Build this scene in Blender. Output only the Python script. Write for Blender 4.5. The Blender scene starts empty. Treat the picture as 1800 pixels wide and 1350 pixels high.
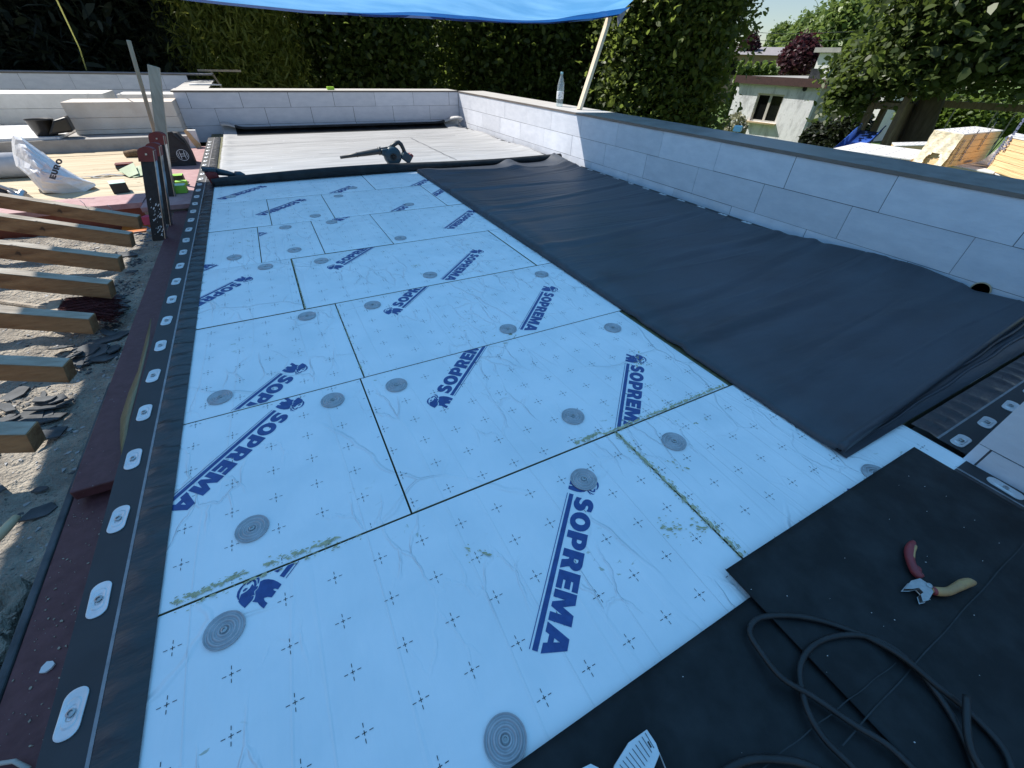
import bpy, bmesh, math, random
import numpy as np
from mathutils import Vector, Matrix
from mathutils.geometry import tessellate_polygon
random.seed(7); rng=np.random.default_rng(11)
SC=bpy.context.scene; COL=SC.collection
# ---------------------------------------------------------------- camera
F=715.0; CX,CY=900.0,675.0; H=0.92
def cam_axes():
    vb=(412,88); roll=.034
    d=Vector((vb[0]-CX,-(vb[1]-CY),-F)).normalized()
    p=Vector((vb[0]+1000-CX,-(vb[1]+1000*roll-CY),-F))
    n=d.cross(p).normalized()
    if n.y<0: n=-n
    x=d.cross(n)
    return Matrix((x,d,n))            # rows: world axes in camera coordinates = camera-to-world
C2W=cam_axes(); EYE=Vector((0,0,H))
cd=bpy.data.cameras.new('camera'); cam=bpy.data.objects.new('camera',cd); COL.objects.link(cam)
cd.sensor_fit='HORIZONTAL'; cd.sensor_width=36; cd.lens=F/1800*36; cd.clip_start=.02; cd.clip_end=1500
cam.matrix_world=Matrix.Translation(EYE)@C2W.to_4x4(); SC.camera=cam
def ray(u,v): return C2W@Vector((u-CX,-(v-CY),-F))
def az(u,v,z=0.0): r=ray(u,v); return EYE+r*((z-H)/r.z)
def ax(u,v,x): r=ray(u,v); return EYE+r*(x/r.x)
def ay(u,v,y): r=ray(u,v); return EYE+r*(y/r.y)
def ad(u,v,D): r=ray(u,v); return EYE+r*(D/math.hypot(r.x,r.y))
# ---------------------------------------------------------------- light
SUN=Vector((-.45,.67,1.0)).normalized()     # towards the sun
el=math.asin(SUN.z); azm=math.atan2(SUN.x,SUN.y)
w=bpy.data.worlds.new('World'); SC.world=w; w.use_nodes=True
nt=w.node_tree; bg=nt.nodes['Background']; sky=nt.nodes.new('ShaderNodeTexSky'); sky.sky_type='NISHITA'
sky.sun_disc=False; sky.sun_elevation=el; sky.sun_rotation=azm; sky.air_density=1.0; sky.dust_density=.4; sky.ozone_density=2.0
nt.links.new(sky.outputs[0],bg.inputs[0]); bg.inputs[1].default_value=.085
sl=bpy.data.lights.new('sun','SUN'); so=bpy.data.objects.new('sun',sl); COL.objects.link(so)
sl.energy=4.8; sl.angle=math.radians(.53); sl.color=(1,.955,.88); so.rotation_euler=SUN.to_track_quat('Z','Y').to_euler()
so.location=(-3,6,9)
SC.view_settings.view_transform='Standard'; SC.view_settings.look='None'; SC.view_settings.exposure=0.5; SC.view_settings.gamma=1
SC.render.engine='CYCLES'
SC.cycles.max_bounces=8; SC.cycles.transparent_max_bounces=12
# ---------------------------------------------------------------- materials
MATS={}
def nodes(name):
    m=bpy.data.materials.new(name); m.use_nodes=True; t=m.node_tree
    b=t.nodes['Principled BSDF']; return m,t,b
def setv(b,k,v):
    if k in b.inputs: b.inputs[k].default_value=v
def c4(c): return (c[0],c[1],c[2],1)
def mat(name,c1,c2=None,scale=8,rough=.6,bump=.0,bscale=30,metal=0,stretch=(1,1,1),spec=.5,detail=5,lo=.35,hi=.65,trans=0,speck=None,bdist=.02,rvar=0):
    if name in MATS: return MATS[name]
    m,t,b=nodes(name); N=t.nodes; L=t.links
    tc=N.new('ShaderNodeTexCoord'); mp=N.new('ShaderNodeMapping'); mp.inputs['Scale'].default_value=stretch
    L.new(tc.outputs['Object'],mp.inputs[0])
    b.inputs['Base Color'].default_value=c4(c1); b.inputs['Roughness'].default_value=rough; b.inputs['Metallic'].default_value=metal
    setv(b,'Specular IOR Level',spec)
    out=None
    if c2:
        n=N.new('ShaderNodeTexNoise'); n.inputs['Scale'].default_value=scale; n.inputs['Detail'].default_value=detail; n.inputs['Roughness'].default_value=.62
        L.new(mp.outputs[0],n.inputs['Vector'])
        r=N.new('ShaderNodeValToRGB'); r.color_ramp.elements[0].position=lo; r.color_ramp.elements[1].position=hi
        r.color_ramp.elements[0].color=c4(c1); r.color_ramp.elements[1].color=c4(c2)
        L.new(n.outputs[0],r.inputs[0]); out=r.outputs[0]
        if rvar:
            mr=N.new('ShaderNodeMapRange'); mr.inputs[3].default_value=rough-rvar; mr.inputs[4].default_value=rough+rvar
            L.new(n.outputs[0],mr.inputs[0]); L.new(mr.outputs[0],b.inputs['Roughness'])
    if speck:
        n=N.new('ShaderNodeTexNoise'); n.inputs['Scale'].default_value=speck[1]; n.inputs['Detail'].default_value=3
        L.new(tc.outputs['Object'],n.inputs['Vector'])
        r=N.new('ShaderNodeValToRGB'); r.color_ramp.elements[0].position=speck[2]; r.color_ramp.elements[1].position=speck[2]+.03
        L.new(n.outputs[0],r.inputs[0])
        mx=N.new('ShaderNodeMix'); mx.data_type='RGBA'; L.new(r.outputs[0],mx.inputs[0])
        if out: L.new(out,mx.inputs[6])
        else: mx.inputs[6].default_value=c4(c1)
        mx.inputs[7].default_value=c4(speck[0]); out=mx.outputs[2]
    if out: L.new(out,b.inputs['Base Color'])
    if bump:
        n=N.new('ShaderNodeTexNoise'); n.inputs['Scale'].default_value=bscale; n.inputs['Detail'].default_value=6
        L.new(mp.outputs[0],n.inputs['Vector'])
        bp=N.new('ShaderNodeBump'); bp.inputs['Strength'].default_value=bump; bp.inputs['Distance'].default_value=bdist
        L.new(n.outputs[0],bp.inputs['Height']); L.new(bp.outputs[0],b.inputs['Normal'])
    MATS[name]=m; return m
def leafmat(name,a,bcol,tr=(.1,.2,.02),rough=.45,tw=.35):
    if name in MATS: return MATS[name]
    m,t,b=nodes(name); N=t.nodes; L=t.links
    g=N.new('ShaderNodeNewGeometry'); r=N.new('ShaderNodeValToRGB')
    r.color_ramp.elements[0].color=c4(a); r.color_ramp.elements[1].color=c4(bcol)
    L.new(g.outputs['Random Per Island'],r.inputs[0]); L.new(r.outputs[0],b.inputs['Base Color']); b.inputs['Roughness'].default_value=rough
    setv(b,'Specular IOR Level',.35)
    tl=N.new('ShaderNodeBsdfTranslucent'); tl.inputs[0].default_value=c4(tr)
    mx=N.new('ShaderNodeMixShader'); mx.inputs[0].default_value=tw
    L.new(b.outputs[0],mx.inputs[1]); L.new(tl.outputs[0],mx.inputs[2]); L.new(mx.outputs[0],N['Material Output'].inputs[0])
    MATS[name]=m; return m
def foil_mat():
    m,t,b=nodes('printed_foil'); N=t.nodes; L=t.links
    tc=N.new('ShaderNodeTexCoord'); gm=N.new('ShaderNodeNewGeometry')
    b.inputs['Roughness'].default_value=.34; setv(b,'Specular IOR Level',.6)
    def noise(scale,st=(1,1,1),det=4,dist=0):
        mp=N.new('ShaderNodeMapping'); mp.inputs['Scale'].default_value=st; L.new(gm.outputs['Position'],mp.inputs[0])
        n=N.new('ShaderNodeTexNoise'); n.inputs['Scale'].default_value=scale; n.inputs['Detail'].default_value=det; n.inputs['Distortion'].default_value=dist
        L.new(mp.outputs[0],n.inputs['Vector']); return n.outputs[0]
    def mth(op,a,bb=None,cc=None):
        n=N.new('ShaderNodeMath'); n.operation=op
        for i,x in enumerate((a,bb,cc)):
            if x is None: continue
            if isinstance(x,(int,float)): n.inputs[i].default_value=x
            else: L.new(x,n.inputs[i])
        return n.outputs[0]
    def ridge(src,width): # thin crease lines where noise crosses .5
        return mth('SUBTRACT',1.0,mth('MINIMUM',mth('MULTIPLY',mth('ABSOLUTE',mth('SUBTRACT',src,.5)),1/width),1.0))
    def maskn(src,lo,hi):
        r=N.new('ShaderNodeMapRange'); r.inputs[1].default_value=lo; r.inputs[2].default_value=hi; L.new(src,r.inputs[0]); return r.outputs[0]
    def crack(scale,wd,st,wob,rot):
        mp=N.new('ShaderNodeMapping'); mp.inputs['Scale'].default_value=st; mp.inputs['Rotation'].default_value=(0,0,rot); L.new(gm.outputs['Position'],mp.inputs[0])
        nz_=N.new('ShaderNodeTexNoise'); nz_.inputs['Scale'].default_value=scale*1.6; nz_.inputs['Detail'].default_value=3; L.new(mp.outputs[0],nz_.inputs['Vector'])
        va=N.new('ShaderNodeVectorMath'); va.operation='MULTIPLY_ADD'; L.new(nz_.outputs['Color'],va.inputs[0]); va.inputs[1].default_value=(wob,wob,0); L.new(mp.outputs[0],va.inputs[2])
        vo=N.new('ShaderNodeTexVoronoi'); vo.feature='DISTANCE_TO_EDGE'; vo.voronoi_dimensions='2D'; vo.inputs['Scale'].default_value=scale; L.new(va.outputs[0],vo.inputs['Vector'])
        r=N.new('ShaderNodeMapRange'); r.interpolation_type='SMOOTHSTEP'; r.inputs[1].default_value=0; r.inputs[2].default_value=wd; r.inputs[3].default_value=1; r.inputs[4].default_value=0; L.new(vo.outputs['Distance'],r.inputs[0]); return r.outputs[0]
    w1=mth('MULTIPLY',crack(2.2,.020,(1,1,1),.16,.3),maskn(noise(1.9,(1,1,1),1),.46,.56))
    w2=mth('MULTIPLY',crack(7.0,.06,(1.9,.8,1),.09,-.5),maskn(noise(2.6,(1,1,1),1),.50,.60))
    w3=ridge(noise(3.4,(2.3,.12,1),1,.15),.012)
    fine=noise(60,(1,.25,1),4)
    med=noise(7,(1,.6,1),3)
    h=mth('ADD',mth('ADD',mth('MULTIPLY',w1,.5),mth('MULTIPLY',w2,.40)),mth('ADD',mth('MULTIPLY',w3,.16),mth('ADD',mth('MULTIPLY',fine,.10),mth('MULTIPLY',med,1.5))))
    bp=N.new('ShaderNodeBump'); bp.inputs['Strength'].default_value=1.0; bp.inputs['Distance'].default_value=.006
    L.new(h,bp.inputs['Height']); L.new(bp.outputs[0],b.inputs['Normal'])
    # colour: near white film, grey scuffs, few olive foam smears
    r=N.new('ShaderNodeValToRGB'); r.color_ramp.elements[0].color=(.78,.84,.86,1); r.color_ramp.elements[1].color=(.89,.92,.93,1)
    r.color_ramp.elements[0].position=.3; r.color_ramp.elements[1].position=.62
    L.new(noise(5,(1,1,1),6,.4),r.inputs[0])
    sm=mth('MULTIPLY',maskn(noise(34,(1,1.6,1),5,.5),.64,.70),maskn(noise(2.3,(1,1,1),1),.56,.64))
    mx=N.new('ShaderNodeMix'); mx.data_type='RGBA'; L.new(sm,mx.inputs[0]); L.new(r.outputs[0],mx.inputs[6]); mx.inputs[7].default_value=(.33,.34,.2,1)
    L.new(mx.outputs[2],b.inputs['Base Color']); return m
M={}
M['foil']=foil_mat()
M['foam_edge']=mat('foam_edge',(.20,.18,.09),(.08,.09,.05),30,.8)
M['residue']=mat('foam_residue',(.60,.55,.33),(.36,.36,.22),60,.85,bump=.6,bscale=120,bdist=.003)
M['ink']=mat('blue_ink',(.018,.055,.21),(.03,.085,.28),50,.4)
M['blackink']=mat('black_ink',(.015,.018,.02),rough=.5)
M['epdm']=mat('rubber_membrane',(.022,.027,.036),(.060,.068,.084),3.5,.46,bump=.25,bscale=16,bdist=.012,stretch=(.5,1.6,1),lo=.3,hi=.75,speck=((.2,.2,.2),260,.735),rvar=.1)
M['epdm2']=mat('rubber_membrane_dark',(.006,.007,.008),(.030,.034,.037),9,.55,bump=.2,bscale=40,bdist=.004,spec=.3,lo=.42,hi=.85,detail=9)
M['palemem']=mat('pale_membrane',(.30,.30,.30),(.42,.42,.42),5,.55,bump=.35,bscale=7,bdist=.02,stretch=(.35,3.2,1),speck=((.7,.7,.7),30,.72))  # pale grey tone of the far rubber sheet
M['butyl']=mat('wrinkled_butyl',(.006,.007,.009),(.016,.018,.022),5,.34,bump=.5,bscale=7,bdist=.02,stretch=(1.0,3,1),spec=.7)
M['band']=mat('fixing_band_rubber',(.012,.013,.016),(.022,.024,.028),6,.6,bump=.1,bscale=60,bdist=.004,spec=.65)
M['stripline']=mat('strip_line',(.2,.19,.2),(.3,.29,.3),30,.5)
M['washer']=mat('galvanised_washer',(.62,.63,.64),(.75,.76,.77),20,.38,metal=.55,bump=.1,bscale=80,bdist=.002)
M['greywasher']=mat('grey_washer',(.40,.41,.43),(.50,.51,.53),40,.4,metal=.35,bump=.15,bscale=60,bdist=.002)
M['steel']=mat('steel',(.5,.5,.5),(.35,.35,.35),30,.3,metal=.9)
M['aac']=mat('aerated_block',(.63,.645,.70),(.72,.73,.78),9,.92,bump=.28,bscale=55,bdist=.005,stretch=(.7,.7,1.7),speck=((.5,.5,.52),120,.74))
def island_tone(m,lo_,hi_):
    t=m.node_tree; b=t.nodes['Principled BSDF']; src=b.inputs['Base Color'].links[0].from_socket
    g=t.nodes.new('ShaderNodeNewGeometry'); r=t.nodes.new('ShaderNodeMapRange'); r.inputs[3].default_value=lo_; r.inputs[4].default_value=hi_
    h=t.nodes.new('ShaderNodeHueSaturation'); t.links.new(g.outputs['Random Per Island'],r.inputs[0]); t.links.new(r.outputs[0],h.inputs['Value']); t.links.new(src,h.inputs['Color']); t.links.new(h.outputs[0],b.inputs['Base Color'])
island_tone(M['aac'],.92,1.06)
M['aac2']=mat('aerated_block_smooth',(.68,.66,.62),(.76,.74,.70),12,.92,bump=.35,bscale=60,bdist=.004)
M['aac_tan']=mat('aerated_block_bounce_tan',(.66,.58,.50),(.74,.67,.59),7,.92,bump=.35,bscale=60,bdist=.004)  # block colour warmed to carry reflected sunlight
M['joint']=mat('joint_dark',(.10,.10,.11),rough=.95)
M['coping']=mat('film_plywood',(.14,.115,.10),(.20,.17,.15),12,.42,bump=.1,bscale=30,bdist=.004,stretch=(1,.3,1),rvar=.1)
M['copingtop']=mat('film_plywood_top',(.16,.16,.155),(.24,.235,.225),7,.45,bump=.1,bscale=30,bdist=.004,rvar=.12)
M['copinglight']=mat('coping_sunlit',(.42,.40,.37),(.55,.53,.50),9,.7,stretch=(.3,3,1))  # pale coping tone with direct sunlight put into the colour
M['conc']=mat('concrete',(.30,.29,.28),(.38,.37,.36),8,.9,bump=.4,bscale=40,bdist=.006)
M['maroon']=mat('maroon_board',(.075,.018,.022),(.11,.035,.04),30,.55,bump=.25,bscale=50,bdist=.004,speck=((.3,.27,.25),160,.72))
M['pinkboard']=mat('maroon_board_sunlit',(.33,.17,.17),(.42,.25,.24),16,.7)  # maroon paled to pink, sunlight put into the colour
M['redface']=mat('red_face',(.18,.035,.02),(.22,.06,.03),10,.6)
M['orange']=mat('orange_plastic',(.55,.16,.02),(.45,.12,.02),10,.45)
M['sand']=mat('sand_mortar',(.23,.20,.165),(.43,.375,.30),9,.95,bump=1.0,bscale=60,bdist=.035,detail=10,speck=((.14,.12,.10),80,.66))
M['straw']=mat('fibrous_mortar',(.22,.19,.15),(.34,.30,.24),20,.95,bump=1.0,bscale=70,bdist=.03,stretch=(2,1,1))
M['slate']=mat('slate',(.035,.04,.045),(.09,.095,.10),10,.75,bump=.5,bscale=25,bdist=.01)
M['rafter']=mat('old_timber',(.17,.075,.03),(.40,.22,.10),5,.8,bump=.6,bscale=20,bdist=.008,stretch=(.6,5,5),lo=.3,hi=.7,speck=((.06,.03,.015),9,.72))
M['raftertop']=mat('pale_timber',(.24,.19,.14),(.46,.40,.32),5,.85,bump=.6,bscale=20,bdist=.008,stretch=(.6,5,5),lo=.3,hi=.7,speck=((.08,.06,.045),9,.68))
M['pine']=mat('fresh_pine',(.62,.48,.33),(.72,.6,.45),5,.65,stretch=(5,5,.4))
M['plank']=mat('deck_boards',(.42,.33,.21),(.60,.50,.35),6,.8,bump=.3,bscale=25,bdist=.005,stretch=(.35,4,1),speck=((.3,.22,.13),14,.70))
M['greyplank']=mat('grey_plank',(.33,.26,.19),(.46,.37,.28),7,.8,stretch=(4,4,.4))
M['poleWood']=mat('pole_wood',(.36,.24,.15),(.45,.31,.2),9,.7,stretch=(4,4,.5))
M['bagwhite']=mat('white_film',(.72,.70,.72),(.82,.81,.81),9,.5,bump=.5,bscale=14,bdist=.02)
M['tub']=mat('black_plastic',(.012,.011,.01),(.025,.022,.018),10,.35)
M['black']=mat('black_fabric',(.010,.010,.011),(.02,.02,.022),30,.65,bump=.5,bscale=30,bdist=.01)
M['white']=mat('white_paint',(.7,.7,.7),rough=.6)
M['red']=mat('red_plastic',(.13,.010,.014),(.20,.018,.02),15,.4)
M['crimson']=mat('crimson_plastic',(.45,.03,.10),rough=.45)
M['green']=mat('green_card',(.25,.55,.05),(.3,.6,.08),20,.6)
M['cardtop']=mat('pale_green_card',(.50,.66,.55),rough=.6)
M['darkcard']=mat('dark_card',(.03,.028,.02),rough=.6)
M['navy']=mat('navy_plastic',(.012,.035,.05),(.02,.05,.07),20,.4)
M['dkgrey']=mat('dark_plastic',(.02,.022,.024),(.03,.032,.034),20,.45)
M['straightgrey']=mat('grey_hose',(.45,.42,.38),(.5,.48,.44),20,.6)
M['bristle']=mat('bristles',(.16,.02,.02),(.09,.015,.015),40,.8,bump=1,bscale=60,bdist=.02,stretch=(1,6,6))
M['brownbrush']=mat('brown_bristles',(.2,.13,.07),(.1,.06,.03),40,.9)
M['rubbercable']=mat('rubber_cable',(.006,.007,.008),(.018,.020,.022),22,.5,bump=.2,bscale=60,bdist=.003,rvar=.12)
M['yellow']=mat('worn_yellow_grip',(.55,.33,.12),(.40,.22,.10),30,.5)
M['gripred']=mat('worn_red_grip',(.30,.035,.04),(.20,.03,.035),30,.45)
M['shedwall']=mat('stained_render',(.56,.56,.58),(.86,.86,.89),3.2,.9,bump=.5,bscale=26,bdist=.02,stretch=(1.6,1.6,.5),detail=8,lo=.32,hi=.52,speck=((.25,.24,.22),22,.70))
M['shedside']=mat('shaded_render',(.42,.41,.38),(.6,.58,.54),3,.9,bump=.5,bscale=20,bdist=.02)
M['fascia']=mat('brown_fascia',(.06,.03,.03),(.09,.045,.04),12,.6)
M['roofgrey']=mat('roof_felt',(.26,.26,.25),(.36,.35,.33),3,.9)
M['winframe']=mat('window_frame',(.55,.53,.48),rough=.5)
M['glass']=mat('dark_glass',(.008,.009,.01),rough=.08)
M['sill']=mat('sill_wood',(.55,.42,.26),rough=.6)
M['slide']=mat('blue_slide',(.03,.09,.42),(.04,.12,.5),6,.35)
M['playwood']=mat('play_timber',(.17,.13,.10),(.27,.22,.17),10,.8,stretch=(3,3,.5))
M['pur']=mat('insulation_edge',(.78,.52,.26),(.88,.64,.36),8,.8,bump=.6,bscale=12,bdist=.01,stretch=(.3,.3,9))
M['packtop']=mat('pack_film_top',(.70,.70,.70),(.80,.80,.80),12,.5,speck=((.45,.46,.52),18,.64))
M['packfilm']=mat('crumpled_film',(.70,.60,.42),(.82,.74,.58),14,.4,bump=.8,bscale=14,bdist=.03)
M['grass']=mat('lawn',(.07,.13,.03),(.14,.21,.05),6,.9,bump=.8,bscale=60,bdist=.03)
M['bark']=mat('bark',(.05,.04,.03),(.09,.075,.06),10,.9,bump=.8,bscale=14,bdist=.03,stretch=(1,1,.3))
M['rope']=mat('rope',(.42,.45,.12),rough=.7)
M['housewall']=mat('brick_far',(.25,.17,.13),(.3,.22,.17),6,.9)
M['housewhite']=mat('white_render_far',(.7,.68,.66),(.76,.75,.73),4,.9)
M['houseroof']=mat('roof_far',(.24,.23,.25),(.3,.29,.31),4,.9)
M['wire']=mat('wire',(.1,.1,.1),rough=.6)
M['lime']=mat('lime_plastic',(.35,.62,.03),rough=.5)
M['ltblue']=mat('pale_blue_card',(.30,.55,.62),rough=.5)
def tarp_mat():
    m,t,b=nodes('blue_tarp'); N=t.nodes; L=t.links
    tc=N.new('ShaderNodeTexCoord'); n=N.new('ShaderNodeTexNoise'); n.inputs['Scale'].default_value=3; n.inputs['Detail'].default_value=5
    mp=N.new('ShaderNodeMapping'); mp.inputs['Scale'].default_value=(.6,3,1); mp.inputs['Rotation'].default_value=(0,0,.35); L.new(tc.outputs['Object'],mp.inputs[0]); L.new(mp.outputs[0],n.inputs['Vector'])
    r=N.new('ShaderNodeValToRGB'); r.color_ramp.elements[0].position=.35; r.color_ramp.elements[1].position=.7
    r.color_ramp.elements[0].color=(.085,.26,.50,1); r.color_ramp.elements[1].color=(.15,.36,.62,1); L.new(n.outputs[0],r.inputs[0])
    b.inputs['Base Color'].default_value=(.02,.10,.45,1); b.inputs['Roughness'].default_value=.5
    tl=N.new('ShaderNodeBsdfTranslucent'); L.new(r.outputs[0],tl.inputs[0])
    bp=N.new('ShaderNodeBump'); bp.inputs['Strength'].default_value=.5; bp.inputs['Distance'].default_value=.02; L.new(n.outputs[0],bp.inputs['Height'])
    L.new(bp.outputs[0],tl.inputs['Normal']); L.new(bp.outputs[0],b.inputs['Normal'])
    mx=N.new('ShaderNodeMixShader'); mx.inputs[0].default_value=.82
    L.new(b.outputs[0],mx.inputs[1]); L.new(tl.outputs[0],mx.inputs[2]); L.new(mx.outputs[0],N['Material Output'].inputs[0]); return m
M['tarp']=tarp_mat()
def clear_mat(name,col,rough=.05,ior=1.33):
    m,t,b=nodes(name); b.inputs['Base Color'].default_value=c4(col); b.inputs['Roughness'].default_value=rough
    setv(b,'Transmission Weight',1.0); b.inputs['IOR'].default_value=ior; return m
def thin_clear():
    m,t,b=nodes('clear_plastic'); b.inputs['Base Color'].default_value=(.75,.82,.85,1); b.inputs['Roughness'].default_value=.12
    tr=t.nodes.new('ShaderNodeBsdfTransparent'); tr.inputs[0].default_value=(.86,.93,.95,1); mx=t.nodes.new('ShaderNodeMixShader'); mx.inputs[0].default_value=.22
    t.links.new(tr.outputs[0],mx.inputs[1]); t.links.new(b.outputs[0],mx.inputs[2]); t.links.new(mx.outputs[0],t.nodes['Material Output'].inputs[0]); return m
M['pet']=thin_clear()
# ---------------------------------------------------------------- object helpers
ORG={}
def tag(o,label=None,cat=None,group=None,kind=None):
    if label: o['label']=label
    if cat: o['category']=cat
    if group: o['group']=group
    if kind: o['kind']=kind
    return o
def thing(name,label,cat,loc,group=None):
    o=bpy.data.objects.new(name,None); o.location=loc; o.empty_display_size=.1; COL.objects.link(o)
    ORG[o.name]=Vector(loc); return tag(o,label,cat,group)
class MB:
    def __init__(s): s.v=[]; s.f=[]; s.m=[]; s.cur=0
    def mi(s,i): s.cur=i; return s
    def add(s,vs,fs):
        b=len(s.v); s.v+= [tuple(v) for v in vs]; s.f+=[tuple(i+b for i in f) for f in fs]; s.m+=[s.cur]*len(fs); return s
    def hexa(s,p):  # 8 pts bottom 4 ccw, top 4 ccw
        return s.add(p,[(3,2,1,0),(4,5,6,7),(0,1,5,4),(1,2,6,5),(2,3,7,6),(3,0,4,7)])
    def box(s,a,b):
        x0,y0,z0=a; x1,y1,z1=b
        return s.hexa([(x0,y0,z0),(x1,y0,z0),(x1,y1,z0),(x0,y1,z0),(x0,y0,z1),(x1,y0,z1),(x1,y1,z1),(x0,y1,z1)])
    def obox(s,c,size,rz=0,tilt=None,R=None):
        c=Vector(c); hx,hy,hz=[q/2 for q in size]
        if R is None:
            R=Matrix.Rotation(rz,3,'Z')
            if tilt: R=R@Matrix.Rotation(tilt[0],3,'X')@Matrix.Rotation(tilt[1],3,'Y')
        return s.hexa([c+R@Vector(q) for q in [(-hx,-hy,-hz),(hx,-hy,-hz),(hx,hy,-hz),(-hx,hy,-hz),(-hx,-hy,hz),(hx,-hy,hz),(hx,hy,hz),(-hx,hy,hz)]])
    def bar(s,a,b,w,h,up=(0,0,1)):
        a=Vector(a); b=Vector(b); d=(b-a).normalized(); x=d.cross(Vector(up)).normalized(); y=x.cross(d)
        P=[]
        for q in (a,b): P+= [q-x*w/2-y*h/2,q+x*w/2-y*h/2,q+x*w/2+y*h/2,q-x*w/2+y*h/2]
        return s.add(P,[(0,1,2,3),(7,6,5,4),(0,4,5,1),(1,5,6,2),(2,6,7,3),(3,7,4,0)])
    def prism(s,pts,z0,z1):
        n=len(pts); vs=[(p[0],p[1],z0) for p in pts]+[(p[0],p[1],z1) for p in pts]
        return s.add(vs,[tuple(reversed(range(n))),tuple(range(n,2*n))]+[(i,(i+1)%n,n+(i+1)%n,n+i) for i in range(n)])
    def tube(s,path,r,n=8,caps=True):
        path=[Vector(p) for p in path]; rr=r if isinstance(r,(list,tuple)) else [r]*len(path)
        vs=[]; prev=None
        for i,p in enumerate(path):
            d=(path[min(i+1,len(path)-1)]-path[max(i-1,0)]).normalized()
            if prev is None: prev=d.orthogonal().normalized()
            prev=(prev-d*prev.dot(d)).normalized(); q=d.cross(prev)
            for k in range(n):
                a=2*math.pi*k/n; vs.append(p+(prev*math.cos(a)+q*math.sin(a))*rr[i])
        fs=[]
        for i in range(len(path)-1):
            for k in range(n): fs.append((i*n+k,i*n+(k+1)%n,(i+1)*n+(k+1)%n,(i+1)*n+k))
        if caps: fs+= [tuple(reversed(range(n))),tuple(range((len(path)-1)*n,len(path)*n))]
        return s.add(vs,fs)
    def lathe(s,prof,c,n=24,R=None,sx=1,sy=1):
        c=Vector(c); vs=[]; R=R or Matrix.Identity(3)
        for r,z in prof:
            for k in range(n):
                a=2*math.pi*k/n; vs.append(c+R@Vector((r*math.cos(a)*sx,r*math.sin(a)*sy,z)))
        fs=[]
        for i in range(len(prof)-1):
            for k in range(n): fs.append((i*n+k,i*n+(k+1)%n,(i+1)*n+(k+1)%n,(i+1)*n+k))
        if prof[0][0]>1e-6: fs.append(tuple(reversed(range(n))))
        if prof[-1][0]>1e-6: fs.append(tuple(range((len(prof)-1)*n,len(prof)*n)))
        return s.add(vs,fs)
    def grid(s,fn,nu,nv):
        vs=[fn(i/(nu-1),j/(nv-1)) for j in range(nv) for i in range(nu)]
        return s.add(vs,[(j*nu+i,j*nu+i+1,(j+1)*nu+i+1,(j+1)*nu+i) for j in range(nv-1) for i in range(nu-1)])
    def build(s,name,mats,parent=None,smooth=False,bevel=0,loc=None,solid=0):
        if not isinstance(mats,(list,tuple)): mats=[mats]
        V=[Vector(v) for v in s.v]
        if parent is not None: org=ORG[parent.name]
        elif loc is not None: org=Vector(loc)
        else:
            lo=[min(v[i] for v in V) for i in range(3)]; hi=[max(v[i] for v in V) for i in range(3)]
            org=Vector(((lo[0]+hi[0])/2,(lo[1]+hi[1])/2,lo[2]))
        me=bpy.data.meshes.new(name); me.from_pydata([v-org for v in V],[],s.f); 
        for m in mats: me.materials.append(m)
        me.polygons.foreach_set('material_index',s.m)
        if smooth: me.polygons.foreach_set('use_smooth',[True]*len(me.polygons))
        me.update()
        o=bpy.data.objects.new(name,me); COL.objects.link(o); ORG[o.name]=org
        if parent is not None: o.parent=parent
        else: o.location=org
        if solid:
            md=o.modifiers.new('solid','SOLIDIFY'); md.thickness=solid; md.offset=0
        if bevel:
            md=o.modifiers.new('bevel','BEVEL'); md.width=bevel; md.segments=2; md.limit_method='ANGLE'
        return o
def structure(o): o['kind']='structure'; return o
# ---------------------------------------------------------------- lettering
def arcp(cx,cy,rx,ry,a0,a1,n): return [(cx+rx*math.cos(math.radians(a0+(a1-a0)*i/n)),cy+ry*math.sin(math.radians(a0+(a1-a0)*i/n))) for i in range(n+1)]
G={}
G['E']=(.86,[[(0,0),(.86,0),(.86,.27),(.42,.27),(.42,.37),(.80,.37),(.80,.63),(.42,.63),(.42,.73),(.86,.73),(.86,1),(0,1)]])
G['O']=(1.12,[arcp(.56,.5,.56,.52,0,360,28)[:-1],arcp(.56,.5,.19,.25,0,360,18)[:-1][::-1]])
G['P']=(.95,[[(0,0),(.40,0),(.40,.28)]+arcp(.55,.64,.40,.36,-90,90,12)+[(0,1)],[(.40,.52)]+arcp(.50,.64,.10,.12,-90,90,6)+[(.40,.76)]][:2])
G['R']=(1.03,[[(0,0),(.40,0),(.40,.33),(.48,.33),(.60,0),(1.03,0),(.85,.36)]+arcp(.60,.68,.38,.32,-50,90,10)+[(0,1)],[(.40,.56)]+arcp(.51,.67,.10,.11,-90,90,6)+[(.40,.78)]])
G['M']=(1.36,[[(0,0),(.36,0),(.36,.52),(.58,0),(.78,0),(1.0,.52),(1.0,0),(1.36,0),(1.36,1),(.90,1),(.68,.50),(.46,1),(0,1)]])
G['A']=(1.24,[[(0,0),(.40,0),(.46,.17),(.78,.17),(.84,0),(1.24,0),(.84,1),(.40,1)],[(.54,.40),(.70,.40),(.62,.66)]])
G['U']=(1.0,[[(0,1),(0,.38)]+arcp(.5,.38,.5,.40,180,360,14)+[(1,.38),(1,1),(.62,1),(.62,.40)]+arcp(.5,.40,.12,.14,0,-180,8)+[(.38,1)]])
G['S']=(.84,[[(.02,.06)]+arcp(.42,.32,.42,.34,-100,60,10)+[(.45,.64),(.40,.70),(.46,.76),(.60,.76),(.76,.70),(.76,.95)]+arcp(.42,.70,.42,.32,80,240,10)+[(.40,.38),(.46,.32),(.38,.25),(.22,.26),(.02,.34)]])
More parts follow.
